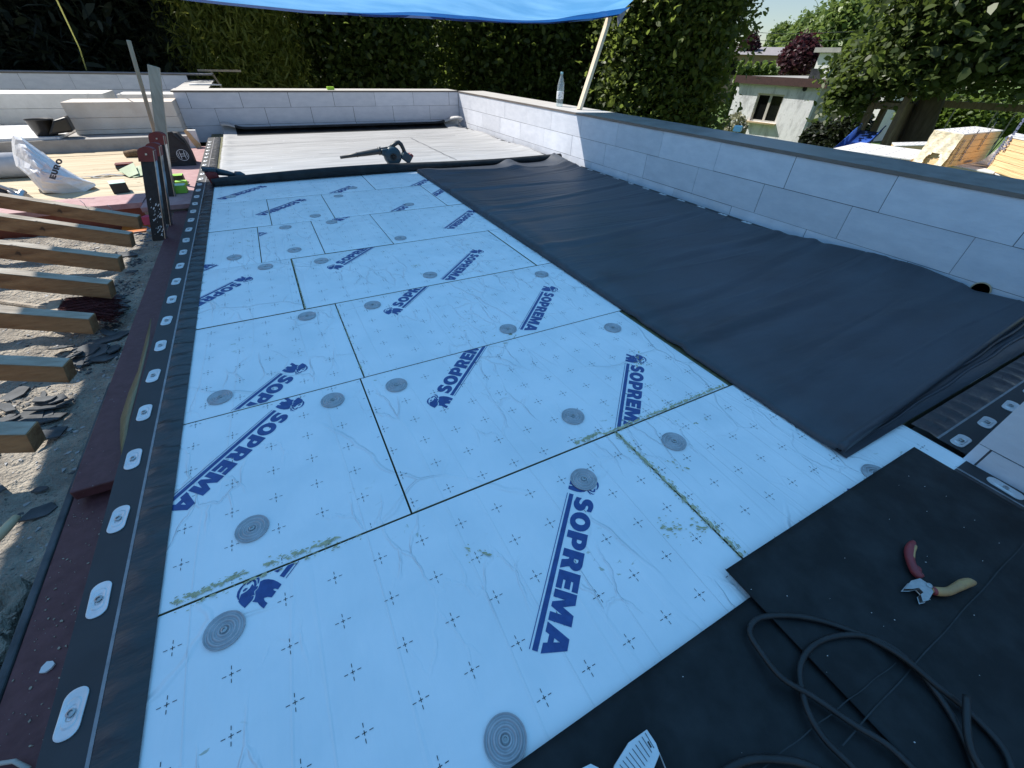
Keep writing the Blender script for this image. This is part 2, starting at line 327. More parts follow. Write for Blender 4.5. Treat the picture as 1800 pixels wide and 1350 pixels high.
def tri(loops):
    L3=[[Vector((p[0],p[1],0)) for p in l] for l in loops]
    fl=[p for l in L3 for p in l]
    return [[(fl[i].x,fl[i].y) for i in t] for t in tessellate_polygon(L3)]
GT={k:(w_,tri(l)) for k,(w_,l) in G.items()}
def text_tris(s,h,gap=.07):
    out=[]; u=0
    for ch in s:
        w_,T=GT[ch]; out+=[[((x+u)*h,y*h) for x,y in t] for t in T]; u+=w_+gap
    return out,(u-gap)*h
def z2(p): q=az(400+p[0]/12.86,980+p[1]/12.86,0); return q
_F=az(400+1275/12.86,980+450/12.86,0)    # emblem foot corner on the nearest board
def emb(ps):
    o=[]
    for p in ps:
        q=z2(p)-_F; d=(q.x*.7071+q.y*.7071); u=(-q.x*.7071+q.y*.7071); o.append((d+.060,u))
    return o
EMB=[[(740,540),(820,500),(930,487),(1040,505),(1140,550),(1220,605),(1140,720),(1070,700),(1030,715),(1050,745),(1100,765),(1000,900),(900,890),(820,915),(830,960),(860,1000),(905,1025),(820,1150),(760,1110),(710,1060),(680,1015),(560,1000),(610,940),(632,850),(625,770),(690,700),(715,640)],
[(245,1000),(305,835),(420,770),(500,700),(560,600),(600,650),(650,655),(690,640),(670,700),(600,760),(612,845),(500,880),(600,872),(560,960),(390,1140),(310,1080)],
[(345,780),(350,740),(400,695),(460,685),(420,735)],
[(430,625),(450,580),(520,500),(590,485),(650,530),(660,610),(640,655),(600,640),(600,560),(560,520),(500,580)],
[(560,440),(620,435),(680,500),(680,600),(710,570),(722,500),(715,420),(690,390),(700,440),(690,460),(640,410)],
[(240,965),(205,880),(225,780),(280,690),(350,620),(430,565),(425,590),(350,660),(300,740),(270,830),(262,950)],]
EMBT=[t for p in EMB for t in tri([emb(p)])]
LT,LW=text_tris('SOPREMA',.050)
sc_=.392/LW
LOGO=[[(x*sc_+.064,y+.018) for x,y in t] for t in LT]+[[(.060,0),(.455,0),(.455,.0115)],[(.060,0),(.455,.0115),(.060,.0115)],[(.060,-.0062),(.455,-.0062),(.455,-.0045)],[(.060,-.0062),(.455,-.0045),(.060,-.0045)]]+EMBT
def clip(poly,rect):
    x0,x1,y0,y1=rect
    for ax_,lim,sg in ((0,x0,1),(0,x1,-1),(1,y0,1),(1,y1,-1)):
        out=[]
        for i in range(len(poly)):
            a=poly[i]; b=poly[(i+1)%len(poly)]
            ia=(a[ax_]-lim)*sg>=0; ib=(b[ax_]-lim)*sg>=0
            if ia: out.append(a)
            if ia!=ib:
                t=(lim-a[ax_])/(b[ax_]-a[ax_]); out.append((a[0]+(b[0]-a[0])*t,a[1]+(b[1]-a[1])*t))
        poly=out
        if len(poly)<3: return None
    return poly
def put(tris,o,d,rect,z,mb):
    up=(-d[1],d[0])
    for t in tris:
        P=[(o[0]+d[0]*u+up[0]*v,o[1]+d[1]*u+up[1]*v) for u,v in t]
        P=clip(P,rect)
        if P:
            a=sum(P[i][0]*P[(i+1)%len(P)][1]-P[(i+1)%len(P)][0]*P[i][1] for i in range(len(P)))
            if abs(a)<1e-9: continue
            if a<0: P=P[::-1]
            mb.add([(x,y,z) for x,y in P],[tuple(range(len(P)))])
Q=.70711
def logo_at(F_,sgn):
    d=(Q*sgn,Q*sgn); up=(-d[1],d[0])
    return ((F_[0]+.0135*d[0]+.008*up[0],F_[1]+.0135*d[1]+.008*up[1]),d)
def logo_bar(B_,sgn): return ((B_[0]-.06*Q*sgn,B_[1]-.06*Q*sgn),(Q*sgn,Q*sgn))
LOGOS=[logo_bar(p,-1)+((k,),) for p,k in [((-.208,1.229),3),((-.1735,1.4354),5),((1.0251,.9265),4),((1.0488,1.6107),6),((-.3286,2.363),7),((.9181,2.2386),8)]]
LOGOS+=[logo_bar(p,1)+((k,),) for p,k in [((.3446,1.0402),4),((.3702,1.7327),6),((.2166,2.3579),8),((-.224,.618),0)]]
LOGOS+=[logo_bar((p[0]-.040,p[1]-.048),-1)+(k,) for p,k in [((.13,3.86),(14,15)),((.868,3.42),(16,)),((1.26,3.06),(13,)),((-.126,4.42),(18,)),((1.262,4.15),(19,)),((.566,4.15),(18,)),((1.35,3.82),(17,))]]
LOGOS+=[logo_bar((.375,3.205),1)+((12,),)]
LOGOS.append(((.478+.06*Q,.518+.06*Q),(-Q,-Q),(0,)))
for (ex,ey),k in (((1.2185,.1735),(1,)),((-.43,2.665),(10,)),((-.165,3.12),(11,))):
    LOGOS.append(((ex-.455*Q+.043*Q,ey-.455*Q-.043*Q),(Q,Q),k))
# ---------------------------------------------------------------- the roof: insulation boards
ZB=-.10
BOARDS=[ # x0,x1,y0,y1,label
(-.598,.745,.008,.648,'nearest insulation board with blue emblem far left and one whole blue word right'),
(.748,1.64,.008,.648,'insulation board in front of the folded black membrane, left edge smeared with olive foam'),
(1.643,3.10,.245,.648,'insulation board mostly hidden beneath the near end of the folded black membrane'),
(-.598,.077,.651,1.279,'insulation board with long blue lettering running off its left edge at the black strip'),
(.08,1.278,.651,1.279,'insulation board with two blue words, the right one smeared with foam'),
(-.598,.092,1.282,1.912,'insulation board with blue SOP lettering cut by its near joint'),
(.095,1.60,1.282,1.912,'insulation board with cut blue SOPR and a small whole word by the membrane'),
(-.598,-.042,1.915,2.575,'insulation board by the strip with an open foam joint on its right side'),
(-.038,1.2,1.915,2.575,'insulation board with blue SOPRE at its far joint and an olive spot near its middle'),
(1.203,1.9,1.915,2.575,'narrow visible corner of insulation board beside the membrane, right of a long dark joint'),
(-.598,-.19,2.578,3.245,'insulation board by the strip with a single raised crease down its middle'),
(-.187,.144,2.578,3.245,'small insulation board offcut with two washers and a blue letter A in its left corner'),
(.147,.55,2.578,3.245,'small square insulation board with half a blue word and white crease at right'),
(.553,1.9,2.578,3.245,'insulation board with blue lettering at its right end, right of the white crease'),
(-.598,-.1,3.25,3.945,'insulation board left of the crooked joint, crossed by blue lettering'),
(-.097,.308,3.25,3.945,'insulation board right of the crooked joint, one washer at its near edge'),
(.311,1.16,3.25,3.945,'insulation board with blue word at its near right corner, third row from the membrane roll'),
(1.163,1.9,3.25,3.945,'insulation board touching the far left corner of the folded black membrane, second row'),
(-.598,.76,3.95,4.62,'far left insulation board in front of the rolled membrane edge'),
(.763,1.9,3.95,4.62,'far right insulation board between rolled membrane edge and folded black membrane'),
]
WASH=[(-.338,.555),(-.282,.782),(.089,.141),(-.363,1.375),(-.029,1.195),(.185,1.18),(.66,.766),(.54,.538),(.879,.531),(-.037,1.837),(.247,1.818),(.723,1.354),(1.147,1.164),(1.318,.167),(-.172,2.496),(.11,2.466),(.601,2.032),(1.187-.03,1.791),(-.321,2.713),(-.008,2.70),(.272,3.154),(.19,3.35),(.616,2.654),(.431,3.832),(.59,4.063),(.892,3.38),(-.021,3.158),(-.345,4.122)]
def washer_mesh():
    b=MB(); prof=[(.0375,0)]; n=36
    for i in range(n+1):
        r=.0375*(1-i/n)+.006*(i/n); prof.append((r,.0022+.0019*math.cos(i/n*2*math.pi*3.5)))
    prof+=[(.006,.0005)]
    b.lathe(prof,(0,0,0),32); return b
def place(mb,x,y,z,rz=0,s=1):
    c,s_=math.cos(rz),math.sin(rz); n=MB(); n.f=mb.f; n.m=mb.m
    n.v=[(x+(c*a-s_*b)*s,y+(s_*a+c*b)*s,z+cc*s) for a,b,cc in mb.v]; return n
WM=washer_mesh(); SM=MB().lathe([(.0055,0),(.006,.0028),(.0035,.0034),(.0028,.0012),(0,.0012)],(0,0,0),12)
CREASE=[(-.335,.0,.648),(.0,.62)]
for i,(x0,x1,y0,y1,lb) in enumerate(BOARDS):
    cx,cy=(x0+x1)/2,(y0+y1)/2
    dz=((i*37)%5-2)*.0004
    t=thing('insulation_board',lb,'insulation board',(cx,cy,ZB),'insulation boards laid on the roof')
    g=.0010 if x0!=-.038 else .004
    MB().mi(0).box((x0+.0,y0,ZB),(x1-.0,y1,-.0025+dz)).build('foam_core',M['foam_edge'],t)
    b=MB(); 
    X0,X1,Y0,Y1=x0+g,x1-g,y0+g,y1-g
    def surf(u,v): 
        x=X0+(X1-X0)*u; y=Y0+(Y1-Y0)*v
        e=min(x-X0,X1-x,y-Y0,Y1-y); z=dz-.0018*math.exp(-e/.004)
        return (x,y,z)
    us=[0,.004/(X1-X0),.01/(X1-X0)]+[k/8 for k in range(1,8)]; us+= [1-q for q in us[2::-1]]; us=sorted(set(us))
    vs_=[0,.004/(Y1-Y0),.01/(Y1-Y0)]+[k/5 for k in range(1,5)]; vs_+=[1-q for q in vs_[2::-1]]; vs_=sorted(set(vs_))
    V=[surf(u,v) for v in vs_ for u in us]; nu=len(us)
    b.add(V,[(j*nu+k,j*nu+k+1,(j+1)*nu+k+1,(j+1)*nu+k) for j in range(len(vs_)-1) for k in range(nu-1)])
    b.build('printed_foil_face',M['foil'],t,smooth=True)
    rect=(X0+.003,X1-.003,Y0+.003,Y1-.003); zl=dz+.0009
    lg=MB()
    for o,d,ks in LOGOS:
        if i in ks: put(LOGO,o,d,rect,zl,lg)
    if lg.f: lg.build('printed_lettering',M['ink'],t)
    mk=MB()     # registration crosses every 0.1 m, printed on the film
    S=.1012
    ox=-.0225+((i*29)%7-3)*.011*(i>0); oy=.4645+((i*17)%5-2)*.013*(i>0)
    kx0=int((x0-ox)/S)-1
    def rc(a,b_,c,d): 
        P=clip([(a,c),(b_,c),(b_,d),(a,d)],rect)
        if P: mk.add([(x,y,zl-.0001) for x,y in P],[tuple(range(len(P)))])
    for a in range(kx0,kx0+18):
        for c in range(int((y0-oy)/S)-1,int((y0-oy)/S)+9):
            x=ox+a*S; y=oy+c*S; w_=.00062
            rc(x-.004,x+.004,y-w_,y+w_); rc(x-w_,x+w_,y-.004,y+.004)
            rc(x-.0155,x-.0085,y-w_,y+w_); rc(x+.0085,x+.0155,y-w_,y+w_); rc(x-w_,x+w_,y-.0155,y-.0085); rc(x-w_,x+w_,y+.0085,y+.0155)
    if mk.f: mk.build('register_marks',M['blackink'],t)
    for wx,wy in WASH:
        if x0<wx<x1 and y0<wy<y1:
            wo=place(WM,wx,wy,zl+.0002,s=1.0).build('washer',M['greywasher'],t,smooth=True)
            place(SM,wx,wy,zl+.0022).build('screw',M['steel'],wo)
# residue of sawn foam along the joints
def residue(name_parent_rect,pts,wd,n,seed):
    r=random.Random(seed); b=MB(); a=Vector(pts[0]).xy; c=Vector(pts[1]).xy
    for k in range(n):
        t=r.random(); p=a.lerp(c,t); off=r.gauss(0,wd); d=(c-a).normalized(); q=Vector((-d.y,d.x)); p=p+q*off
        s=r.uniform(.0008,.0032)*(1.6 if abs(off)<wd*.5 else .8); an=math.atan2(d.y,d.x)+r.uniform(-.5,.5); 
        pl=[]
        for j in range(6):
            aa=j*math.pi/3; rr=s*r.uniform(.5,1.2); px=math.cos(aa)*rr*1.9; py=math.sin(aa)*rr*.7
            pl.append((p.x+px*math.cos(an)-py*math.sin(an),p.y+px*math.sin(an)+py*math.cos(an)))
        z=.0012+r.random()*.0008; b.add([(x,y,z) for x,y in pl],[tuple(range(6))])
    return b
def board_at(x,y):
    for o in COL.objects:
        if o.name.startswith('insulation_board') and o.parent is None:
            i=[q for q in range(len(BOARDS)) if abs((BOARDS[q][0]+BOARDS[q][1])/2-o.location.x)<1e-4 and abs((BOARDS[q][2]+BOARDS[q][3])/2-o.location.y)<1e-4]
            if i and BOARDS[i[0]][0]<=x<=BOARDS[i[0]][1] and BOARDS[i[0]][2]<=y<=BOARDS[i[0]][3]: return o
for p,a,c,wd,n,sd in [((.76,.3),(.742,.64),(.752,.18),.007,420,1),((1.0,.66),(.70,.655),(1.262,.660),.006,420,2),((.0,.66),(-.44,.663),(-.30,.668),.007,110,3),((.0,.66),(-.26,.668),(-.10,.662),.006,110,4),
      ((.70,.66),(.60,.662),(.70,.668),.007,120,5),((-.3,.64),(-.44,.643),(-.05,.643),.004,60,6),((.2,1.3),(.095,1.30),(.095,1.86),.002,60,7),((-.02,2.2),(-.036,1.93),(-.036,2.56),.002,120,8),
      ((1.0,1.0),(1.05,.89),(1.13,.96),.02,40,9),((.2,.1),(.16,.5),(.22,.44),.01,14,10),((.5,2.2),(.55,2.18),(.60,2.19),.009,26,11),((.85,.5),(.80,.50),(.84,.42),.008,14,12),((.7,.3),(.62,.33),(.74,.27),.02,60,13)]:
    ob=board_at(*p)
    if ob:
        bb=residue(None,(a+(0,),c+(0,)),wd,n,sd); bb.build('foam_residue',M['residue'],ob)['kind']='stuff'
# ---------------------------------------------------------------- roof body, membrane strips, membranes
t=thing('flat_roof_building','flat-roofed masonry building that carries the insulated roof and its block parapets','building',(0,3,-2.6))
b=MB(); b.box((-.598,-3,-.36),(3.6,8.2,-.102)); b.box((-.80,-3,-.36),(-.60,4.3,-.206)); b.box((-.975,4.3,-.36),(-.60,7.1,-.09)); b.build('roof_slab',M['conc'],t)
b=MB(); b.box((-.598,4.625,-.10),(3.10,7.78,-.004)); b.box((1.905,.652,-.10),(3.10,4.62,-.004)); b.box((1.265,.652,-.10),(1.90,1.279,-.004)); b.box((1.603,1.282,-.10),(1.90,1.912,-.004)); b.box((-.598,-3,-.10),(1.62,.004,-.004)); b.build('insulation_core',M['foam_edge'],t)
b=MB(); b.box((-7,-3,-2.6),(3.6,8.2,-.362)); b.build('masonry_body',M['aac2'],t)
# oblong washers
def oblong():
    b=MB(); hw,hl,r=.018,.041,.016
    def rr(k,z):
        o=[]
        for cx,cy,a0 in ((hw-r,hl-r,0),(-hw+r,hl-r,90),(-hw+r,-hl+r,180),(hw-r,-hl+r,270)):
            for i in range(6):
                a=math.radians(a0+i*18); o.append(((cx+r*math.cos(a))*k,(cy+r*math.sin(a))*k,z))
        return o
    R=[rr(1,0),rr(1,.0018),rr(.93,.0024),rr(.62,.0018),rr(.54,.0032),rr(.34,.0026),rr(.28,.0012)]
    n=24; vs=sum(R,[]); fs=[(i*n+k,i*n+(k+1)%n,(i+1)*n+(k+1)%n,(i+1)*n+k) for i in range(len(R)-1) for k in range(n)]+[tuple(range(6*n,7*n))]
    b.add(vs,fs); return b
OB=oblong()
def strip(name,label,p0,p1,w_,z,side,first,step,n,loc):
    # runs p0->p1; fixing half on 'side' (+1 = left of travel), wrinkled half on the other
    t=thing(name,label,'membrane strip',loc,'black fastening strips with washers')
    p0=Vector(p0); p1=Vector(p1); d=(p1-p0); Ln=d.length; d.normalize(); q=Vector((-d.y,d.x,0))*side
    def P(s,o,zz): v=p0+d*s+q*o; return (v.x,v.y,zz)
    b=MB(); b.add([P(0,.003,z),P(Ln,.003,z),P(Ln,w_*.5,z),P(0,w_*.5,z),P(0,w_*.5,z-.004),P(Ln,w_*.5,z-.004)],[(0,1,2,3) if side>0 else (3,2,1,0),(3,2,5,4) if side>0 else (4,5,2,3)]); b.build('fixing_band',M['band'],t)
    b=MB(); b.add([P(0,-.003,z+.001),P(Ln,-.003,z+.001),P(Ln,.003,z+.001),P(0,.003,z+.001)],[(0,1,2,3) if side>0 else (3,2,1,0)]); b.build('tear_line',M['stripline'],t)
    b=MB(); nn=int(Ln/.012); r=random.Random(5); ph=[r.uniform(0,6) for _ in range(6)]
    def fn(u,v):
        s=u*Ln; o=-.003-(w_*.5-.003)*v; amp=(.0065*math.sin(v*math.pi)**.7)
        zz=z+amp*max(0,math.sin(s*70+ph[0]+2*math.sin(s*11+ph[1])+v*1.4+math.sin(s*3.1)))**1.5
        return P(s,o,zz+.0004)
    b.grid(fn,nn,6)
    if side>0: b.f=[tuple(reversed(f)) for f in b.f]
    b.build('wrinkled_butyl_band',M['butyl'],t,smooth=True)
    for k in range(n):
        s=first+k*step; c=P(s,w_*.27,z+.0006)
        wo=place(OB,c[0],c[1],c[2],math.atan2(d.y,d.x)-math.pi/2+random.uniform(-.07,.07)).build('oblong_washer',M['washer'],t,smooth=False)
        place(SM,c[0],c[1],c[2]+.0018,s=1.2).build('screw',M['steel'],wo)
    return t
strip('edge_strip','black strip with a row of oblong steel washers down the left edge of the roof',(-.527,-.3,0),(-.552,7.4,0),.145,.003,1,.607,.2165,32,(-.53,3,0))
strip('edge_strip','black strip with washers at the foot of the long right parapet, mostly under the membrane',(3.03,.30,0),(3.02,7.5,0),.15,.003,-1,.12,.22,33,(3.03,3.5,0))
strip('edge_strip','wrinkled black strip with washers running right from the near inner wall corner',(1.66,.158,0),(3.1,.158,0),.15,.003,-1,.055,.19,7,(2.3,.158,0))
strip('edge_strip','black strip with one long washer along the near right block corner, beside the dark sheet',(1.565,-1.5,0),(1.565,.07,0),.125,.003,-1,.15,.22,7,(1.565,-.7,0))
# right folded membrane
def nz(x,y,s,seed=0):
    return math.sin(x*s+1.7*seed+math.sin(y*s*.7+seed))*.5+math.sin(y*s*1.3+2.1*seed+math.sin(x*s*.9))*.5
def rmem():
    b=MB(); x0,x1=1.292,3.06; y0,y1=.255,4.46
    nu,nv=120,640
    rr_=random.Random(12); WR=[(rr_.uniform(.3,4.4),rr_.uniform(.0012,.0042)*rr_.choice([1,1,-1]),rr_.uniform(-.06,.13),rr_.uniform(.006,.014),rr_.uniform(0,6),rr_.uniform(1.4,3)) for _ in range(110)]
    us=[(i/(nu-1)) for i in range(nu)]
    def fn(u,v):
        y=y0+(y1-y0)*v
        xr=x1-.13*max(0,min(1,(y-1.0)/1.0)); x=x0+(xr-x0)*u
        e=x-x0; z=.026+.012*nz(x,y,1.6,1)
        z+=.010*math.exp(-((e-.10)/.09)**2)
        if e<.028: z=z*math.sqrt(max(0,1-((.028-e)/.028)**2))+.0035
        # lift against the wall
        w=max(0,(x-(xr-.32))/.32); z+=.045*w*w*(.85+.15*math.sin(y*1.9+.6))*(.25+.75*min(1,max(0,(y-.55)/.3)))*(1-.62*min(1,max(0,(y-1.1)/.7)))
        # cross folds
        for yc,am,sl in ((.95,.010,.09),(1.28,.012,.12),(1.62,.008,.06),(2.15,.009,.10),(2.6,.006,.05),(3.05,.008,.12),(3.55,.010,.0),(3.9,.006,.1),(.6,.006,.05)):
            q=y-yc-sl*(x-2)+.03*math.sin(x*3+yc*7); z+=am*math.exp(-(q/.035)**2)*(.55+.45*math.sin(x*2.2+yc*5)); z-=am*.5*math.exp(-((q+.06)/.03)**2)
        for yc,am,sl,wd_,ph_,fr_ in WR:
            q=y-yc-sl*(x-2)-.012*math.sin(x*4+ph_)
            if abs(q)<.05: z+=am*math.exp(-(q/wd_)**2)*max(0,math.sin(x*fr_+ph_))
        # far end humps
        z+=.05*math.exp(-((x-2.33)/.10)**2)*max(0,(y-3.9)/.56)**1.5+.06*math.exp(-((x-2.93)/.10)**2)*max(0,(y-3.8)/.66)**1.3
        ey=y-y0
        if ey<.02: z=z*math.sqrt(max(.05,1-((.02-ey)/.02)**2))+.012
        z+=.010*math.exp(-(ey/.05)**2)*(1-u)
        yy=y+.10*u*max(0,1-v*9); z+=.022*u*max(0,1-v*14)
        return (x,yy,max(z,.004))
    b.grid(fn,nu,nv)
    # side skirts down to the boards
    return b
t=thing('rubber_membrane','long dark blue-black rubber sheet folded double beside the right parapet','rubber sheet',(2.15,2.3,0))
rmem().build('upper_layer',M['epdm'],t,smooth=True,solid=.0025)
b=MB()
def low(u,v):
    x=1.300+(3.04-1.300)*u; y=.243+.03*u*0+(4.44-.243)*v; 
    z=.0055+.004*abs(nz(x,y,3,2)); 
    if v<.01: z+=.006*math.sin(u*9)**2
    return (x,y,z)
b.grid(low,60,60); b.build('lower_layer',M['epdm'],t,smooth=True,solid=.003)
for k_,(yo,zo,sp) in enumerate(((.262,.010,.045),(.270,.018,.075))):
    b=MB(); b.tube([(1.302+1.72*i_/30,yo+sp*i_/30+.003*math.sin(i_*.9+k_),zo+.006*i_/30) for i_ in range(31)],[.0045+.0035*i_/30 for i_ in range(31)],10); b.build('folded_edge',M['epdm'],t,smooth=True)
# far membrane
def fmem():
    b=MB(); nu=150
    prof=[]   # (y,z) from near roll to far curl
    R=.036
    for a in range(-120,91,15): prof.append((4.52-R*math.sin(math.radians(a+90))*1.0+0,R+R*-math.cos(math.radians(a+90))))
    prof=[]
    for k in range(0,13):            # near roll: closed sausage edge
        a=math.radians(-60-k*20); prof.append((4.505+.038*math.cos(a),.040+.036*math.sin(a)))
    prof+= [(4.54,.062),(4.60,.040),(4.70,.016),(4.85,.010)]
    y=5.0
    while y<7.35: prof.append((y,.009)); y+=.045
    prof+= [(7.42,.012),(7.50,.025),(7.58,.055),(7.64,.095),(7.665,.125),(7.655,.15),(7.62,.155),(7.585,.14),(7.57,.115)]
    n=len(prof)
    def fn(u,v):
        k=min(int(round(v*(n-1))),n-1); y,z=prof[k]
        xl=-.445-.03*(y<5); x=xl+(3.02-xl)*u
        if 4.7<y<7.4:
            z+=.004*nz(x,y,5,3)+.003*math.sin(y*26+math.sin(x*1.3)*1.5)+.012*math.exp(-((x-xl-.05)/.05)**2)*(.5+.5*math.sin(y*14))
        if y<=4.62: 
            y+=.03*math.sin(x*1.1+.4)-.045*(x-1.3)/1.8*.5; z*=1+.12*math.sin(x*2.3)
            if u<.02: z*=.9
        if y>7.4:
            z*=.55+.55*math.exp(-((x-2.95)/.16)**2)+.45*math.exp(-((x+.40)/.13)**2); y-=.30*math.exp(-((x-3.0)/.12)**2)*(z>.06)*.6
        if u>.93 and 4.7<y<7.3: z+=.03*((u-.93)/.07)**2*(.5+.5*math.sin(y*5))
        return (x,y,z)
    b.grid(fn,nu,n); return b
t=thing('rubber_membrane','wide pale grey rubber sheet in the sun with its near edge rolled up','rubber sheet',(1.3,6,0))
fm=fmem(); nr=len(fm.m)//149
for k_ in range(len(fm.m)):
    j_,i_=divmod(k_,149)
    if j_<14 or (j_>nr-9 and 6<i_<138): fm.m[k_]=1
fm.build('sheet',[M['palemem'],M['epdm2']],t,smooth=True,solid=.0025)
b=MB()
def ribbon(b,p,q,w_,z,n=24,wob=.004):
    p=Vector(p); q=Vector(q); d=(q-p).normalized(); s=Vector((-d.y,d.x))
    vs=[]
    for i in range(n+1):
        c=p.lerp(q,i/n)+s*wob*math.sin(i*.9); vs+=[(c.x-s.x*w_/2,c.y-s.y*w_/2,z),(c.x+s.x*w_/2,c.y+s.y*w_/2,z)]
    b.add(vs,[(2*i,2*i+2,2*i+3,2*i+1) for i in range(n)])
pp=[az(348,258,.02),az(800,237,.02),az(722,242,.02),az(803,281,.02),az(560,270,.02),az(900,262,.02)]
ribbon(b,pp[0].xy,pp[1].xy,.012,.0175); ribbon(b,pp[2].xy,pp[3].xy,.008,.0178); ribbon(b,pp[4].xy,pp[5].xy,.006,.0176)
b.build('lap_seam',M['joint'],t)
# near dark sheets
def sheet(name,label,poly,z,mt,amp,loc=None):
    xs=[p[0] for p in poly]; ys=[p[1] for p in poly]
    b=MB(); x0,x1,y0,y1=min(xs),max(xs),min(ys),max(ys)
    def fn(u,v):
        x=x0+(x1-x0)*u; y=y0+(y1-y0)*v
        e=min(x-x0,x1-x,y-y0,y1-y)
        return (x,y,z+amp*nz(x,y,4,4)+amp*.4*nz(x,y,13,5)+.0012*math.exp(-e/.01))
    b.grid(fn,60,60); o=b.build(name,mt,None,smooth=True,solid=.0028); tag(o,label,'rubber sheet'); return o
sheet('rubber_membrane','large near-black rubber sheet at the bottom of the photo, lying lower and further left',[(-.6,-1.6),(1.50,.104)],.009,M['epdm2'],.0014)
sheet('rubber_membrane','near-black rubber sheet lying on top at the lower right, under the red pliers',[(.671,-1.6),(1.519,.170)],.0175,M['epdm2'],.0016)
ts_=[o for o in COL.objects if o.name.startswith('rubber_membrane') and o.type=='MESH'][-1]
b=MB(); M['scuff']=mat('seam_grey',(.014,.016,.018),(.024,.027,.03),40,.6)
a_,c_=az(1800,955,.0215),az(1480,1310,.0215); ribbon(b,a_.xy,c_.xy,.0022,.0222,30,.0008)
a_,c_=az(1575,1165,.0215),az(1340,1350,.0215); ribbon(b,a_.xy,c_.xy,.0016,.0223,30,.0008)
b.build('lap_seam',M['scuff'],ts_)
# ---------------------------------------------------------------- parapet walls (blocks 0.61 x 0.2 m)
def blockwall(name,label,axis,c,t0,t1,sgn,thick,z0,ztop,joints_z,phases,cope=None,matk='aac',step=.61,seed=0,zbase=None):
    # axis 'x': wall runs along x at y=c ; 'y': runs along y at x=c. visible face at c, body behind (sgn)
    loc=((t0+t1)/2,c,z0) if axis=='x' else (c,(t0+t1)/2,z0)
    t=thing(name,label,'wall',loc); r=random.Random(seed)
    def bx(b,a0,a1,zz0,zz1,off,back):
        if axis=='x':
            ya,yb=sorted((c+sgn*off,c+sgn*back)); b.box((a0,ya,zz0),(a1,yb,zz1))
        else:
            xa,xb=sorted((c+sgn*off,c+sgn*back)); b.box((xa,a0,zz0),(xb,a1,zz1))
    b=MB(); bx(b,t0+.002,t1-.002,z0 if zbase is None else zbase,ztop-.002,.004,thick-.004); b.build('mortar_core',M['joint'],t)
    b=MB()
    zs=[z0]+joints_z+[ztop]
    for k in range(len(zs)-1):
        a=t0-((t0-phases[k%len(phases)])%step)
        while a<t1:
            s0,s1=max(a,t0),min(a+step,t1); ga=r.uniform(.0010,.0034); gb=r.uniform(.0008,.0026)
            if s1-s0>.01: bx(b,s0+ga,s1-ga,zs[k]+gb,zs[k+1]-gb,r.uniform(0,.0015),thick+r.uniform(-.001,.001))
            a+=step
    b.build('blocks',M[matk],t)
    if cope:
        b=MB(); b.mi(0); bx(b,cope[0],cope[1],ztop,ztop+.018,-.006,thick+.09)
        b.mi(1)
        if axis=='x': ya,yb=sorted((c-sgn*.003,c+sgn*(thick+.087))); b.box((cope[0]+.003,ya,ztop+.0185),(cope[1]-.003,yb,ztop+.0205))
        else: xa,xb=sorted((c-sgn*.003,c+sgn*(thick+.087))); b.box((xa,cope[0]+.003,ztop+.0185),(xb,cope[1]-.003,ztop+.0205))
        b.build('coping_board',[M['coping'],M[cope[2]]],t)
    return t
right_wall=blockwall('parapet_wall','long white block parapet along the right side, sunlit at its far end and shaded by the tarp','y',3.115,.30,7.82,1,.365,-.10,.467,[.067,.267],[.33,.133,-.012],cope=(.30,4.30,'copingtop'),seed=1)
b=MB(); b.mi(0).box((3.109,4.302,.467),(3.575,7.80,.485)); b.mi(1).box((3.113,4.305,.4855),(3.572,7.797,.487)); b.build('coping_board',[M['coping'],M['copinglight']],right_wall)  # stretch beyond the tarp shadow, painted in the paler sunlit tone
far_wall=blockwall('parapet_wall','white block parapet across the far end of the roof, in its own shade','x',7.80,-.86,3.11,1,.365,-.10,.470,[.093,.292],[.162,-.457,-.107],cope=(-.88,3.105,'copinglight'),seed=2)
blockwall('parapet_wall','short end of white block parapet at the lower right corner of the photo','y',1.632,-3,.082,1,.4,-.10,.467,[.067,.267],[.05,-.2,.1],seed=3)
blockwall('parapet_wall','shaded block parapet running right from the near inner corner','x',.080,2.04,3.48,-1,.3,-.10,.467,[.067,.267],[.05,-.2,.1],seed=4)
# left hand section parapet, further back
blockwall('parapet_wall','low blue-shaded parapet of the left roof section, behind the stacked blocks','x',10.5,-9,-.86,1,.365,-.1,.555,[.155,.355],[.1,-.2,.0],cope=(-9,-.46,'copinglight'),seed=5)
o=blockwall('parapet_wall','short return parapet joining the two far walls, its plank coping in full sun','y',-.86,8.18,10.49,1,.30,-.1,.467,[.067,.267],[.1,-.2,.0],cope=(8.18,10.9,'copinglight'),seed=6)
def stack(label,c,t0,t1,depth,z0,zs,mt,phase,loc=None,split=1.22):
    b=MB(); k=0
    zz=[z0]+zs
    for i in range(len(zz)-1):
        a=t0
        while a<t1-.01:
            e=min(t1,a+split if i or 1 else a); b.box((a+.001,c,zz[i]+.001),(e-.001,c+depth,zz[i+1]-.001)); a=e
    o=b.build('block_stack',M[mt],None,bevel=.004); tag(o,label,'block stack','aerated block stacks'); return o
stack('warm beige stack of long aerated blocks, three layers, in front of the parapet corner',7.40,-1.93,-.862,.5,.078,[.125,.245,.40],'aac_tan',0,split=3)
stack('grey-shaded stack of aerated blocks at the far left, a dark vertical gap between its halves',8.6,-6.5,-1.75,.7,-.1,[.085,.25,.41],'aac2',0,split=2.29)
stack('pale sunlit block laid behind the beige stack, against the wall end',8.3,-1.55,-.87,.5,-.1,[.12,.42],'aac2',0,split=3)
